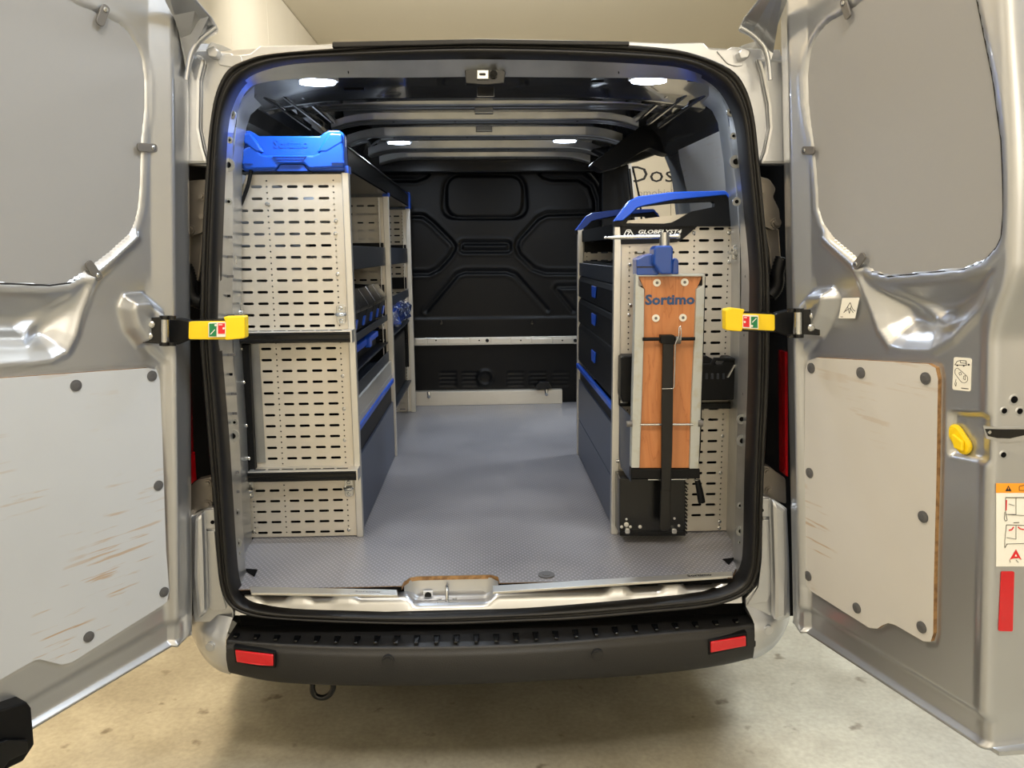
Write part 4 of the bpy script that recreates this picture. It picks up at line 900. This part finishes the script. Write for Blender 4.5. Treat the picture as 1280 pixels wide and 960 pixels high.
# ================================================================== LEFT RACK
SY = .414
RACK = thing('shelving_rack', 'tall aluminium van rack on the left with perforated end panel and blue top end cap', 'shelf', (-.62, 1.48, 0))
PITCH = .03645
SLX = [-.770, -.723, -.659, -.612, -.563, -.515]; HLX = [-.794, -.691, -.484]
def perf_panel(name, Y, outline, sl, hl, z0, z1, skip=(), parent=None, matn='alu_panel'):
    holes = []
    k = 0; z = z1
    while z > z0:
        for x in sl:
            if not any(a <= x <= c and e <= z <= g for a, c, e, g in skip): holes.append(slot(x, z, .034, .0085))
        z -= PITCH
    z = z1+PITCH/2
    while z > z0-.01:
        for x in hl:
            if not any(a <= x <= c and e <= z <= g for a, c, e, g in skip): holes.append(hole(x, z, .0029))
        z -= PITCH/2
    # keep holes inside the outline
    oa = np.array(outline)
    keep = []
    for h_ in holes:
        q = np.array(h_); 
        if poly_sdf(q[:, 0], q[:, 1], oa).max() < -.003: keep.append(h_)
    b = plate_holes(outline, keep, lambda x, z: (x, Y, z), (0, .003, 0))
    return b.build(name, matn, parent, recalc=False)
oL = [(-.435, .003), (-.435, 1.185), (-.752, 1.185), (-.80, 1.05), (-.815, .95), (-.815, .003)]
near = perf_panel('end_panel', SY, oL, SLX, HLX, .015, 1.148, parent=RACK)
perf_panel('partition_panel', 1.494, [(-.455, .003), (-.455, 1.185), (-.76, 1.185), (-.815, 1.0), (-.815, .003)], [x-.0 for x in SLX[1:]], HLX[1:], .015, 1.148, parent=RACK)
perf_panel('partition_panel', 2.55, [(-.455, .003), (-.455, 1.185), (-.76, 1.185), (-.815, 1.0), (-.815, .003)], [x-.0 for x in SLX[1:]], HLX[1:], .015, 1.148, parent=RACK)
for x0_, x1_, Y, z1_ in ((-.456, -.434, .404, 1.19), (-.462, -.436, 1.488, 1.19), (-.462, -.436, 2.543, 1.19)):
    B().box(x0_, x1_, Y, Y+.028, 0, z1_).build('upright_post', 'alu', RACK, bevel=.0025)
# bent flanges with dotted holes behind middle and rear posts
for Y in (1.47, 2.53):
    hs = [hole(Y-0.012, z, .0032) for z in np.arange(.03, 1.17, .0182)]
    b = plate_holes([(Y-.03, .01), (Y+.01, .01), (Y+.01, 1.18), (Y-.03, 1.18)], hs, lambda y, z: (-.475, y, z), (-.002, 0, 0)); b.build('perforated_flange', 'alu_panel', RACK, recalc=False)
B().box(-.79, -.462, .432, .434, .003, .66).build('slot_shade_sheet', 'void', RACK)  # added dark sheet, gives the end panel slots their shade as colour
# blue end cap
cap_o = [(303, 164), (312, 163), (318, 167), (323, 170), (400, 170), (405, 166), (411, 163), (425, 163), (430, 168), (431.5, 205), (430, 213), (386, 213), (380, 205), (350, 205), (345, 213), (305, 214), (301.5, 208), (300, 175), (301, 168)]
ec = B().py(cap_o, .40, .05).build('top_end_cap', 'blue', RACK, bevel=.004)
B().py([(302, 187), (315, 180), (326, 192), (332, 194), (391, 194), (398, 191), (408, 176), (414, 170), (427, 172), (430, 190), (430, 209), (386, 211), (380, 204.5), (350, 204.5), (345, 211), (306, 212), (302, 206)], .388, .02).build('cap_bulge', 'blue', ec, bevel=.006)
B().py([(303.5, 167), (312, 165.5), (320, 176), (329, 190), (320, 190), (304, 178)], .386, .02).build('cap_shoulder', 'blue', ec, bevel=.005)
B().py([(427, 167), (412, 166), (406, 174), (396, 190), (408, 190), (428, 178)], .386, .02).build('cap_shoulder', 'blue', ec, bevel=.005)
for k in range(3): B().py([(341+k*2.5, 195+k*3), (383-k*2.5, 195+k*3), (381-k*2.5, 196.3+k*3), (343+k*2.5, 196.3+k*3)], .384, .006).build('cap_rib', 'blue', ec)
B().pr(303, 202, 316, 204.5, .384, .006).build('cap_rib', 'blue', ec)
B().pr(414, 201, 430, 203.5, .384, .006).build('cap_rib', 'blue', ec)
t = B(); text_mesh(t, 'Sortimo', P(364, 184.5, Y=.399), (1, 0, 0), (0, 0, 1), .026, .001, offset=.03, width=.105); t.build('cap_lettering', 'blue', ec, recalc=False)
B().py([(346, 213.5), (351, 206), (379, 206), (385, 213.5)], .395, .03).build('cap_notch', 'bluedark', ec)
# long fascia of the top tray
z0_, z1_ = P(432, 210, X=-.437)[2], P(432, 180, X=-.437)[2]
fas = B().prism([(-.440, .45, z0_), (-.440, 2.52, z0_), (-.440, 2.52, z1_-.01), (-.440, .45, z1_)], (-.004, 0, 0)).build('top_fascia', 'blackgloss', RACK)
B().box(-.446, -.436, .45, 2.52, z1_-.006, z1_).build('fascia_lip', 'blackgloss', fas, bevel=.002)
B().box(-.80, -.44, .45, 2.55, z0_-.002, z0_+.004).build('top_tray', 'blackgloss', RACK)
B().box(-.445, -.433, .40, .452, z0_-.012, z0_+.010).build('blue_corner', 'bluedark', RACK)
B().box(-.462, -.434, 1.484, 1.522, z0_-.012, z0_+.004).build('blue_corner', 'bluedark', RACK)
B().prism([(-.462, 2.52, z0_-.01), (-.462, 2.60, z0_-.01), (-.462, 2.60, z1_-.01), (-.462, 2.545, z1_+.01)], (.028, 0, 0)).build('blue_corner', 'bluedark', RACK, bevel=.003)
# shelf trays in both bays
def tray(y0, y1, zf0, zf1, x0=-.79, x1=-.455, matn='greytray', back=.0):
    b = B().box(x0, x1, y0, y1, zf0, zf0+.003).box(x1-.003, x1, y0, y1, zf0, zf1).box(x0, x0+.003, y0, y1, zf0, zf1)
    return b.build('shelf_tray', matn, RACK, bevel=.001)
for (y0, y1) in ((.44, 1.465), (1.53, 2.52)):
    tray(y0, y1, .885, .965)
    B().box(-.79, -.462, y1-.004, y1, .955, .985).build('shelf_bracket', 'black', RACK)
tray(.44, 1.465, .640, .668); tray(.44, 1.465, .45, .50); tray(1.53, 2.52, .69, .735)
B().box(-.79, -.465, 1.46, 1.464, .66, .80).build('shelf_bracket', 'black', RACK); B().box(-.79, -.465, 1.46, 1.464, .36, .60).build('shelf_bracket', 'black', RACK)
B().box(-.79, -.465, 2.515, 2.519, .735, .80).build('shelf_bracket', 'black', RACK); B().box(-.79, -.465, 2.50, 2.519, .28, .62).build('shelf_bracket', 'black', RACK)
# lower open case drawer front, blue rail and flap
B().box(-.458, -.446, .44, 1.48, .392, .455).build('shelf_front', 'alu', RACK, bevel=.002)
B().box(-.452, -.438, .44, 1.48, .352, .372).build('blue_handle_rail', 'blue', RACK, bevel=.003)
B().box(-.455, -.445, .44, 1.48, .372, .392).build('shelf_front_lip', 'alu', RACK)
B().box(-.79, -.47, .44, 1.48, .0, .345).build('wheel_arch_case', 'void', RACK)
B().box(-.462, -.452, .44, 1.48, .262, .345).build('flap_gap', 'black', RACK)
B().box(-.458, -.444, .442, 1.48, .004, .262).build('lower_flap', 'navygrey', RACK, bevel=.002)
for x in (-.49, -.475): 
    for z in (.62, .55, .42): B().screw((x, 1.457, z), (0, -1, 0), .005).build('bracket_screw', 'steel', RACK)
# cargo rails on the end panel
def cargo_rail(xa, xb, yt0, yt1, yb1, Y0=.355):
    a = P(xb, yt1, Y=Y0); b0 = P(xb, yb1, Y=Y0); xl_ = -.79
    o = B().m(0).box(xl_, a[0], Y0, SY, b0[2], a[2]-.004).m(1).box(xl_, a[0], Y0-.002, SY, a[2]-.004, a[2]).build('cargo_rail', ['blackgloss', 'alu'], RACK, bevel=.0015)
    h_ = a[2]-b0[2]
    for f in (.25, .75): B().box(xl_, a[0], Y0-.004, Y0, b0[2]+h_*f-.003, b0[2]+h_*f+.003).build('rail_groove', 'black', o, bevel=.001)
    B().box(a[0], a[0]+.006, Y0-.004, SY, b0[2]-.002, a[2]+.002).build('rail_end_plate', 'alu', o, bevel=.001)
    x = a[0]-.03
    while x > -.78:
        B().box(x-.036, x, Y0+.02, Y0+.026, a[2]+.0002, a[2]+.0012).build('rail_slot', 'void', o); x -= .0445
    return o
cargo_rail(298, 437.5, 409, 413.5, 428); cargo_rail(301, 445, 579, 587.5, 600.5)
B().py([(292, 431), (311, 431), (319, 590), (303, 590)], .385, .028).build('vertical_rail', 'black', RACK, bevel=.002)
for x, y in ((301, 436), (304.5, 478), (307.5, 532), (311, 573)): B().screw(P(x, y, Y=.384), (0, -1, 0), .006, .004).build('rail_screw', 'steel', RACK)
B().py([(311, 431), (323.5, 430), (332, 578), (319, 578)], .408, .004).build('panel_fold', 'galv', RACK)
# lashing plates
def lash(x, y, Y=.405, s=1.0):
    p = P(x, y, Y=Y); o = B().prism([p+np.array([a*s, 0, c*s]) for a, c in rounded([(-.014, -.030), (.014, -.030), (.014, .030), (-.014, .030)], .01, 4)], (0, .006, 0)).build('lashing_plate', 'steel', RACK, bevel=.001)
    B().tube([p+np.array([-.014*s, 0, 0]), p+np.array([-.01*s, -.014, 0]), p+np.array([.01*s, -.014, 0]), p+np.array([.014*s, 0, 0])], .0055, 8).build('lashing_loop', 'steel', o)
    for dz in (-.02, .02): B().screw(p+np.array([0, 0, dz*s]), (0, -1, 0), .0065, .004).build('plate_screw', 'steel', o)
lash(426, 393); lash(436, 610); lash(311.5, 612); lash(297, 390, .38)
for x, y in ((292.5, 293), (295.5, 343), (420, 276), (419.5, 292), (422, 343), (428.5, 470), (430, 511), (431, 550), (336, 256), (333.5, 255), (317, 664.5), (436, 662)):
    B().screw(P(x, y, Y=SY), (0, -1, 0), .006, .003).build('panel_screw', 'steel', RACK)
# tie bracket from rack to the jamb
def tie(cx, cy, par, Y=.30, s=1):
    o = B().py(rounded([(cx-7, cy-9), (cx+5, cy-10), (cx+6, cy+9), (cx-6, cy+10)], 2, 3), Y, .02).build('tie_bracket', 'steel', par, bevel=.002)
    p = P(cx+s, cy, Y=Y); B().cyl(p+np.array([0, -.016, 0]), p, .012, 12, .015).build('tie_nut', 'steel', o); return o
tie(288, 322, RACK); tie(923.5, 315, RACK, .30, -1) if False else None
# ---- storage bins in the near bay: five
for k in range(5):
    y0 = .47+k*.19; y1 = y0+.18; g = B()
    t = thing('storage_bin', ['black open bin with blue label, nearest the end panel on the left rack', 'second black open bin from the perforated end panel, left rack', 'third black open bin from the perforated end panel, left rack', 'fourth black open bin from the end panel, left rack middle shelf', 'black open bin with blue label, last before the middle post of the left rack'][k], 'bin', (-.62, (y0+y1)/2, .668), 'black bins on the middle shelf of the left rack')
    g.prism([(-.47, y0, .672), (-.455, y0, .74), (-.485, y0, .80), (-.76, y0, .82), (-.76, y0, .672)], (0, .006, 0)).prism([(-.47, y1, .672), (-.455, y1, .74), (-.485, y1, .80), (-.76, y1, .82), (-.76, y1, .672)], (0, -.006, 0))
    g.box(-.76, -.47, y0, y1, .668, .674).prism([(-.472, y0, .672), (-.455, y0, .745), (-.461, y0, .745), (-.478, y0, .672)], (0, y1-y0, 0)).box(-.764, -.756, y0, y1, .668, .82)
    g.build('bin_body', 'black', t, bevel=.002)
    B().prism([(-.454, y0-.002, .735), (-.450, y0-.002, .75), (-.488, y0-.002, .812), (-.494, y0-.002, .802)], (0, y1-y0+.004, 0)).build('bin_rim', 'blackgloss', t, bevel=.002)
    B().prism([(-.464, y1-.05, .676), (-.458, y1-.05, .71), (-.464, y1-.05, .712), (-.470, y1-.05, .678)], (0, .038, 0)).build('label_clip', 'blue', t, bevel=.001)
# ---- blue rimmed cases on the shelf below
for k, (y0, y1, z0, z1, lab) in enumerate(((.50, 1.38, .575, .60, 'black case with long blue rim, upper one on the lower left shelf'), (.52, .98, .50, .535, 'short blue lidded case under the long blue rimmed one on the left rack'))):
    t = thing('insert_case', lab, 'case', (-.62, (y0+y1)/2, .455 if k else .54))
    B().box(-.76, -.50-.02*k, y0, y1, .46 if k else .542, z0).build('case_body', 'black', t, bevel=.003)
    B().box(-.77, -.49-.02*k, y0-.01, y1+.01, z0, z1).build('case_rim', 'bluedark', t, bevel=.004)
    B().box(-.50-.02*k, -.478-.02*k, (y0+y1)/2+.1-k*.1, (y0+y1)/2+.16-k*.1, z0-.01, z1+.006).build('case_latch', 'blue', t, bevel=.003)
    if not k: B().box(-.79, -.455, .44, 1.465, .538, .541).build('insert_shelf', 'black', RACK)
# ---- film wrapped pack in the far bay
b = B(); nu, nv = 28, 20; rows = []
for i in range(nv+1):
    th_ = -math.pi/2+math.pi*i/nv; r_w = []
    for j in range(nu):
        ph = 2*math.pi*j/nu; q = 1+.10*math.sin(7*ph+3*th_)+.07*math.sin(13*ph-5*th_)+random.uniform(-.04, .04)
        sg_ = lambda v: math.copysign(abs(v)**.6, v)
        r_w.append((-.56+.13*sg_(math.cos(th_))*sg_(math.cos(ph))*q, 2.02+.42*sg_(math.cos(th_))*sg_(math.sin(ph))*q, .635+.072*sg_(math.sin(th_))))
    rows.append(r_w)
b.loft(rows, closed=True, smooth=False)
props(b.build('wrapped_pack', 'bagfilm'), 'blue and white pack in crinkled clear film in the far bay of the left rack', 'package')
B().box(-.79, -.455, 1.53, 2.52, .545, .555).build('shelf_tray', 'greytray', RACK)
t = thing('black_case', 'black case standing low in the far bay of the left rack', 'case', (-.62, 2.0, .20)); B().box(-.78, -.48, 1.56, 2.46, .20, .50).build('case_body', 'black', t, bevel=.01); B().box(-.70, -.56, 1.552, 1.56, .38, .41).build('case_handle', 'blackgloss', t, bevel=.003)
B().box(-.79, -.455, 1.53, 2.52, .190, .199).build('shelf_tray', 'greytray', RACK)

# ================================================================== RIGHT RACK
RY = .386
RR = thing('drawer_rack', 'aluminium rack on the right with black drawers, blue grips and a black printed header', 'shelf', (.60, .92, 0))
oR = [(.408, .003), (.815, .003), (.815, .92), (.795, 1.02), (.775, 1.07), (.408, 1.03)]
SRX = [.468, .515, .562, .622, .686, .733]; HRX = [.448, .655, .766]
perf_panel('end_panel', RY, oR, [.4805, .5275, .575, .622, .686, .733], HRX, .025, 1.006, parent=RR)
perf_panel('partition_panel', 1.463, [(.43, .003), (.80, .003), (.80, 1.03), (.43, 1.03)], [.4805, .5275, .575, .622, .686, .733], HRX, .025, 1.006, parent=RR)
pt = P(767, 283, Y=.376)
B().box(.397, .421, .376, .404, 0, pt[2]).build('upright_post', 'alu', RR, bevel=.0025)
B().box(.405, .432, 1.452, 1.480, 0, 1.04).build('upright_post', 'alu', RR, bevel=.0025)
# header handle profile
def handle(Y, dx=0, parent=RR, full=True):
    k = Y-.372
    def Q(pts): return [P(x, y, Y=.372)+np.array([0, k, 0]) for x, y in pts]
    outer = [(767.5, 283), (767.5, 277), (787, 252), (797.5, 246.5), (842, 241), (905, 239.5), (914, 246), (918.5, 256), (919, 283)]
    inner = [(783, 279), (787, 272), (792, 264), (799, 259.5), (806, 258), (842, 254), (891, 252), (893.5, 254), (893, 258.5), (866, 264), (858, 268), (850, 273), (840, 278), (830, 279.5)]
    f2 = lambda p: (p[0], p[2])
    o = plate_holes([f2(p) for p in Q(outer)], [[f2(p) for p in Q(inner)]], lambda x, z: (x, Y, z), (0, .03, 0)).build('header_handle', 'black', parent, recalc=False)
    blue = [(767.5, 276.5), (787, 251), (797.5, 245.5), (842, 240), (905, 238.5), (908, 240), (918, 254), (914, 252), (907, 243.5), (903, 244), (842, 250), (806, 257), (796, 260), (788, 268), (778, 276)]
    B().prism([p+np.array([0, -.006, 0]) for p in Q(blue)], (0, .042, 0)).build('blue_grip', 'blue' if Y < 1 else 'bluedark', o, bevel=.003)
    return o
handle(.372)
o2 = handle(1.455); 
hp = [(774.5, 282), (873, 282), (858, 295), (852, 300), (846, 302.5), (836, 303.5), (775.5, 305.5)]
pl = B().py(hp, .376, .008).build('header_plate', 'black', RR, bevel=.001)
t = B(); text_mesh(t, 'GLOBELYST4', P(825, 291.8, Y=.3755), (1, 0, 0), (0, 0, 1), .0118, .0005, offset=.03, width=.138, shear=.25); t.build('header_lettering', 'white', pl, recalc=False)
b = B()
for a, c in (((780, 294), (783.5, 287.5)), ((783.5, 287.5), (788, 287.5)), ((788, 287.5), (791.5, 294)), ((784, 289.5), (787.5, 289.5)), ((787.5, 289.5), (784, 294)), ((782, 297), (789, 296.8)), ((784, 294), (788, 294))): b.py(thick(a, c, 1.1), .3745, .001)
b.build('header_emblem', 'white', pl)
pl2 = B().box(.435, .63, 1.452, 1.456, .935, 1.04).build('header_plate', 'black', RR); B().screw((.475, 1.451, .985), (0, -1, 0), .008, .004).build('panel_screw', 'steel', RR)
# fronts between the posts (plane X=.41)
def zx(x, y): return P(x, y, X=.41)[2]
ya_, yb3 = .404, 1.452
B().box(.424, .78, ya_, yb3, .98, 1.03).build('top_compartment', 'void', RR)
B().box(.430, .78, ya_, yb3, .888, .896).build('open_tray', 'black', RR)
B().box(.412, .424, ya_, yb3, .832, .888).build('tray_front', 'greytray', RR, bevel=.002)
B().box(.74, .78, ya_, yb3, .43, .98).build('rack_back', 'black', RR)
for z0, z1, zh in ((.735, .829, .785), (.622, .731, .679), (.447, .618, .535)):
    dw = B().prism([(.409, ya_+.004, z0), (.409, ya_+.004, z1-.02), (.416, ya_+.004, z1), (.73, ya_+.004, z1), (.73, ya_+.004, z0)], (0, yb3-ya_-.008, 0)).build('drawer', 'black', RR, bevel=.005)
    q = [(.4075, .845, zh+.022), (.4075, .955, zh+.022), (.4075, .945, zh-.022), (.4075, .865, zh-.022)]
    B().prism(q, (-.006, 0, 0)).build('drawer_grip', 'bluedark', dw, bevel=.003)
B().box(.400, .415, ya_, yb3, .414, .434).build('blue_handle_rail', 'blue', RR, bevel=.003)
B().box(.418, .43, ya_, yb3, .36, .414).build('flap_gap', 'black', RR)
zj2 = P(764, 612, X=.412)[2]; 
B().box(.411, .425, ya_, yb3, .175, .358).build('lower_flap', 'navygrey', RR, bevel=.002)
B().box(.411, .425, ya_, yb3, .004, .172).build('lower_flap', 'navygrey', RR, bevel=.002)
B().box(.43, .78, ya_+.01, yb3, .0, .35).build('wheel_arch_case', 'void', RR)
for x, y in ((911, 291), (911, 328), (867, 291), (903, 545), (900.5, 591), (899.5, 652), (899, 660), (787, 331), (786, 394), (788, 382)):
    B().screw(P(x, y, Y=RY), (0, -1, 0), .006, .003).build('panel_screw', 'steel', RR)
tie(923, 315, RR, .30, -1)
B().tube([P(919, 315, Y=.31), P(912, 316, Y=.35)], .006, 8).build('tie_bolt', 'steel', RR)

# ---- parts case hung behind the folding bench
t = thing('parts_case', 'black moulded case hung on the right end panel behind the wooden bench', 'case', (.6, .34, .42))
B().py([(777, 447), (780, 445), (884, 445), (892, 449), (896, 456), (903, 455), (908, 447), (918, 447), (921, 452), (920, 496), (917, 500), (778, 503), (776, 495)], .315, .065).build('case_body', 'black', t, bevel=.004)
for k in range(4): B().pr(882+k*7, 467, 885+k*7, 474, .310, .006).build('case_rib', 'greytray', t, bevel=.001)
B().py([(909, 472), (918, 456), (919.5, 456), (911, 472)], .309, .006).build('case_hinge_strip', 'alu', t)
B().py([(876, 460), (890, 460), (896, 451), (921, 451), (921, 448), (893, 447), (887, 455), (876, 455)], .308, .01).build('case_lid_edge', 'black', t, bevel=.002)
B().py([(876, 504), (914, 503), (917, 508), (919, 511), (876, 511)], .36, .025).build('case_shelf', 'blackgloss', RR, bevel=.002)

# ================================================================== FOLDING WORKBENCH WITH VICE
WB = thing('folding_workbench', 'folded wooden workbench board in a silver frame on the right rack end', 'workbench', (.55, .30, 0))
FY = .25
bd = B().py([(798, 345), (878, 345), (870.5, 362), (870, 420), (867, 500), (864, 585), (799, 585), (801, 500), (803, 400), (806, 362)], FY, .018).build('board', 'wood', WB, bevel=.001)
B().py([(794.5, 344), (798.5, 344), (798.5, 357), (805.6, 361.5), (805, 420), (802.5, 500), (799.5, 585), (789.2, 585), (791, 500), (793.5, 400)], FY-.012, .034).build('frame_rail', 'benchsteel', WB, bevel=.002)
B().py([(878.5, 344), (881.5, 344), (879, 430), (876, 520), (873.5, 586), (862, 586), (864.5, 500), (868.5, 420), (870.6, 361.5), (878.5, 357)], FY-.012, .034).build('frame_rail', 'benchsteel', WB, bevel=.002)
B().pr(794.5, 342.8, 881.5, 345.5, FY-.012, .034).build('frame_top', 'benchsteel', WB, bevel=.001)
B().py([(877, 346), (882, 346), (876, 560), (873, 586)], FY-.004, .05).build('side_strip', 'black', WB)
for x, y in ((821, 353.4), (855.6, 352.7), (819.6, 397.6), (853.4, 397)):
    p = P(x, y, Y=FY); o = B().cyl(p+np.array([0, -.004, 0]), p, .0115, 20).build('board_screw', 'white', WB, bevel=.001)
    B().cyl(p+np.array([0, -.005, 0]), p+np.array([0, -.004, 0]), .005, 6).build('screw_recess', 'clip', o)
t = B(); text_mesh(t, 'Sortimo', P(837.3, 380.2, Y=FY-.001), (1, 0, 0), (0, 0, 1), .0305, .0005, offset=.035, width=.152); t.build('board_lettering', 'logo', bd, recalc=False)
def rodp(b, x0, y0, x1, y1, Y, r, n=10): return b.cyl(P(x0, y0, Y=Y), P(x1, y1, Y=Y), r, n)
rodp(B(), 803.5, 424, 868.5, 423.5, FY-.02, .0055).build('pivot_rod', 'black', WB)
rodp(B(), 800, 530.8, 866, 530.6, FY-.012, .0038).build('steel_rod', 'steel', WB)
rodp(B(), 872.5, 529, 878, 529, FY-.01, .011).build('rod_nut', 'clip', WB); rodp(B(), 783, 530, 790, 529.5, FY-.01, .010).build('rod_nut', 'clip', WB)
B().py([(829, 420), (842.5, 420), (841.5, 500), (840.5, 560), (838.5, 613), (827, 613), (827.5, 500)], FY-.034, .012).build('support_leg', 'rubber', WB, bevel=.002)
B().py([(826.5, 612), (838, 612), (837.5, 661), (835, 664.5), (826, 664), (825, 660)], FY-.030, .012).build('leg_foot', 'rubber', WB, bevel=.002)
B().py([(826, 419), (843.5, 419), (843.5, 431), (826, 429.5)], FY-.036, .03).build('leg_hinge', 'black', WB, bevel=.003)
rodp(B(), 844, 425, 850.5, 425, FY-.02, .012, 14).build('pivot_collar', 'clip', WB)
w_ = [(851, 425), (851.5, 415), (850.5, 407), (849, 409), (848.5, 420), (844, 430), (843.5, 455), (842.5, 484), (841, 485.7), (827, 486)]
B().tube([P(x, y, Y=FY-.045) for x, y in w_], .0018, 6).build('wire_clip', 'steel', WB)
B().pr(789, 586.5, 875, 598.5, FY-.01, .035).build('bottom_bar', 'black', WB, bevel=.002)
rodp(B(), 810, 599.5, 826, 599.5, FY, .003).build('steel_rod', 'steel', WB); rodp(B(), 839, 599.2, 858, 599, FY, .003).build('steel_rod', 'steel', WB)
# crank
o = rodp(B(), 868, 599.5, 873, 601, FY-.0, .004).build('crank_arm', 'steel', WB)
B().tube([P(x, y, Y=FY-.0) for x, y in ((871.5, 600), (874.5, 613), (876.5, 624), (877.2, 628))], [.0085, .0105, .0115, .011], 14).build('crank_grip', 'black', WB)
# black base box
bb = B().py([(774.5, 598), (857, 598), (857, 669.5), (774.5, 669.5)], .285, .09).build('base_box', 'blackgloss', WB, bevel=.003)
B().pr(775, 664.5, 857, 670, .278, .02).build('base_foot_strip', 'black', WB, bevel=.002)
for k in range(14): 
    p = P(858.3, 605+k*4.7, Y=.30); B().cyl(p, p+np.array([0, .02, 0]), .0028, 8).build('edge_tooth', 'black', WB)
for x, y, r in ((783, 655.5, .008), (783, 649, .004), (777, 658.5, .005), (788, 658.5, .005), (800, 658.5, .006), (843, 648, .004), (848.5, 657, .0045)):
    B().screw(P(x, y, Y=.285), (0, -1, 0), r, .003).build('base_screw', 'alu', WB)
for x in (784.5, 843): B().py(rounded([(x-3, 661), (x+3, 661), (x+3.2, 667.5), (x-3.2, 667.5)], 2, 3), .27, .015).build('base_bolt_head', 'steel', WB, bevel=.003)
rodp(B(), 770, 576, 774, 576, .35, .005).build('side_bolt', 'steel', WB)
# folded blue-grey side wing, running back from the board
wing = [(773.5, 505), (789, 523), (788, 602), (776, 585)]
B().prism([P(773.2, 505, Y=.38), P(789, 522, Y=.27), P(788, 602, Y=.27), P(776, 584, Y=.36), P(774, 570, Y=.38)], (.003, .003, 0)).build('folding_wing', 'navygrey', WB)
B().pr(774, 495, 789, 508, .36, .02).build('wing_hinge', 'black', WB, bevel=.003)
rodp(B(), 776, 502, 784, 502, .34, .006).build('wing_bolt', 'steel', WB)
# ---- vice
VC = thing('bench_vice', 'blue bench vice with steel turning bar above the wooden board', 'vice', (.52, .29, .83))
B().py([(818, 311), (821, 307), (840, 307), (842, 311), (841, 330), (841, 343), (826, 343), (817.5, 330)], .20, .075).build('vice_jaw_front', 'bluepaint', VC, bevel=.006)
B().py([(795.5, 324), (806, 319), (816, 317), (818, 322), (822, 331), (824, 342), (822, 344), (796, 344)], .235, .07).build('vice_body', 'bluepaint', VC, bevel=.005)
B().py([(842, 323), (846, 322.5), (848.5, 326), (848.5, 343), (840, 343), (840, 330)], .235, .07).build('vice_body', 'bluepaint', VC, bevel=.004)
B().pr(796, 333, 822, 334.5, .233, .01).build('jaw_seam', 'ink', VC)
rodp(B(), 830.5, 309, 830.5, 290.5, .235, .0155, 24).build('vice_screw', 'steel', VC)
b = B(); b.tube([P(x, y, Y=.235) for x, y in ((755, 297.2), (758, 297.2), (759, 297.1), (763, 297), (768, 296.8), (845, 295.4), (847, 295.3), (850, 295.2))], [.004, .005, .003, .0048, .006, .006, .008, .007], 12)
b.build('turning_bar', 'steel', VC)
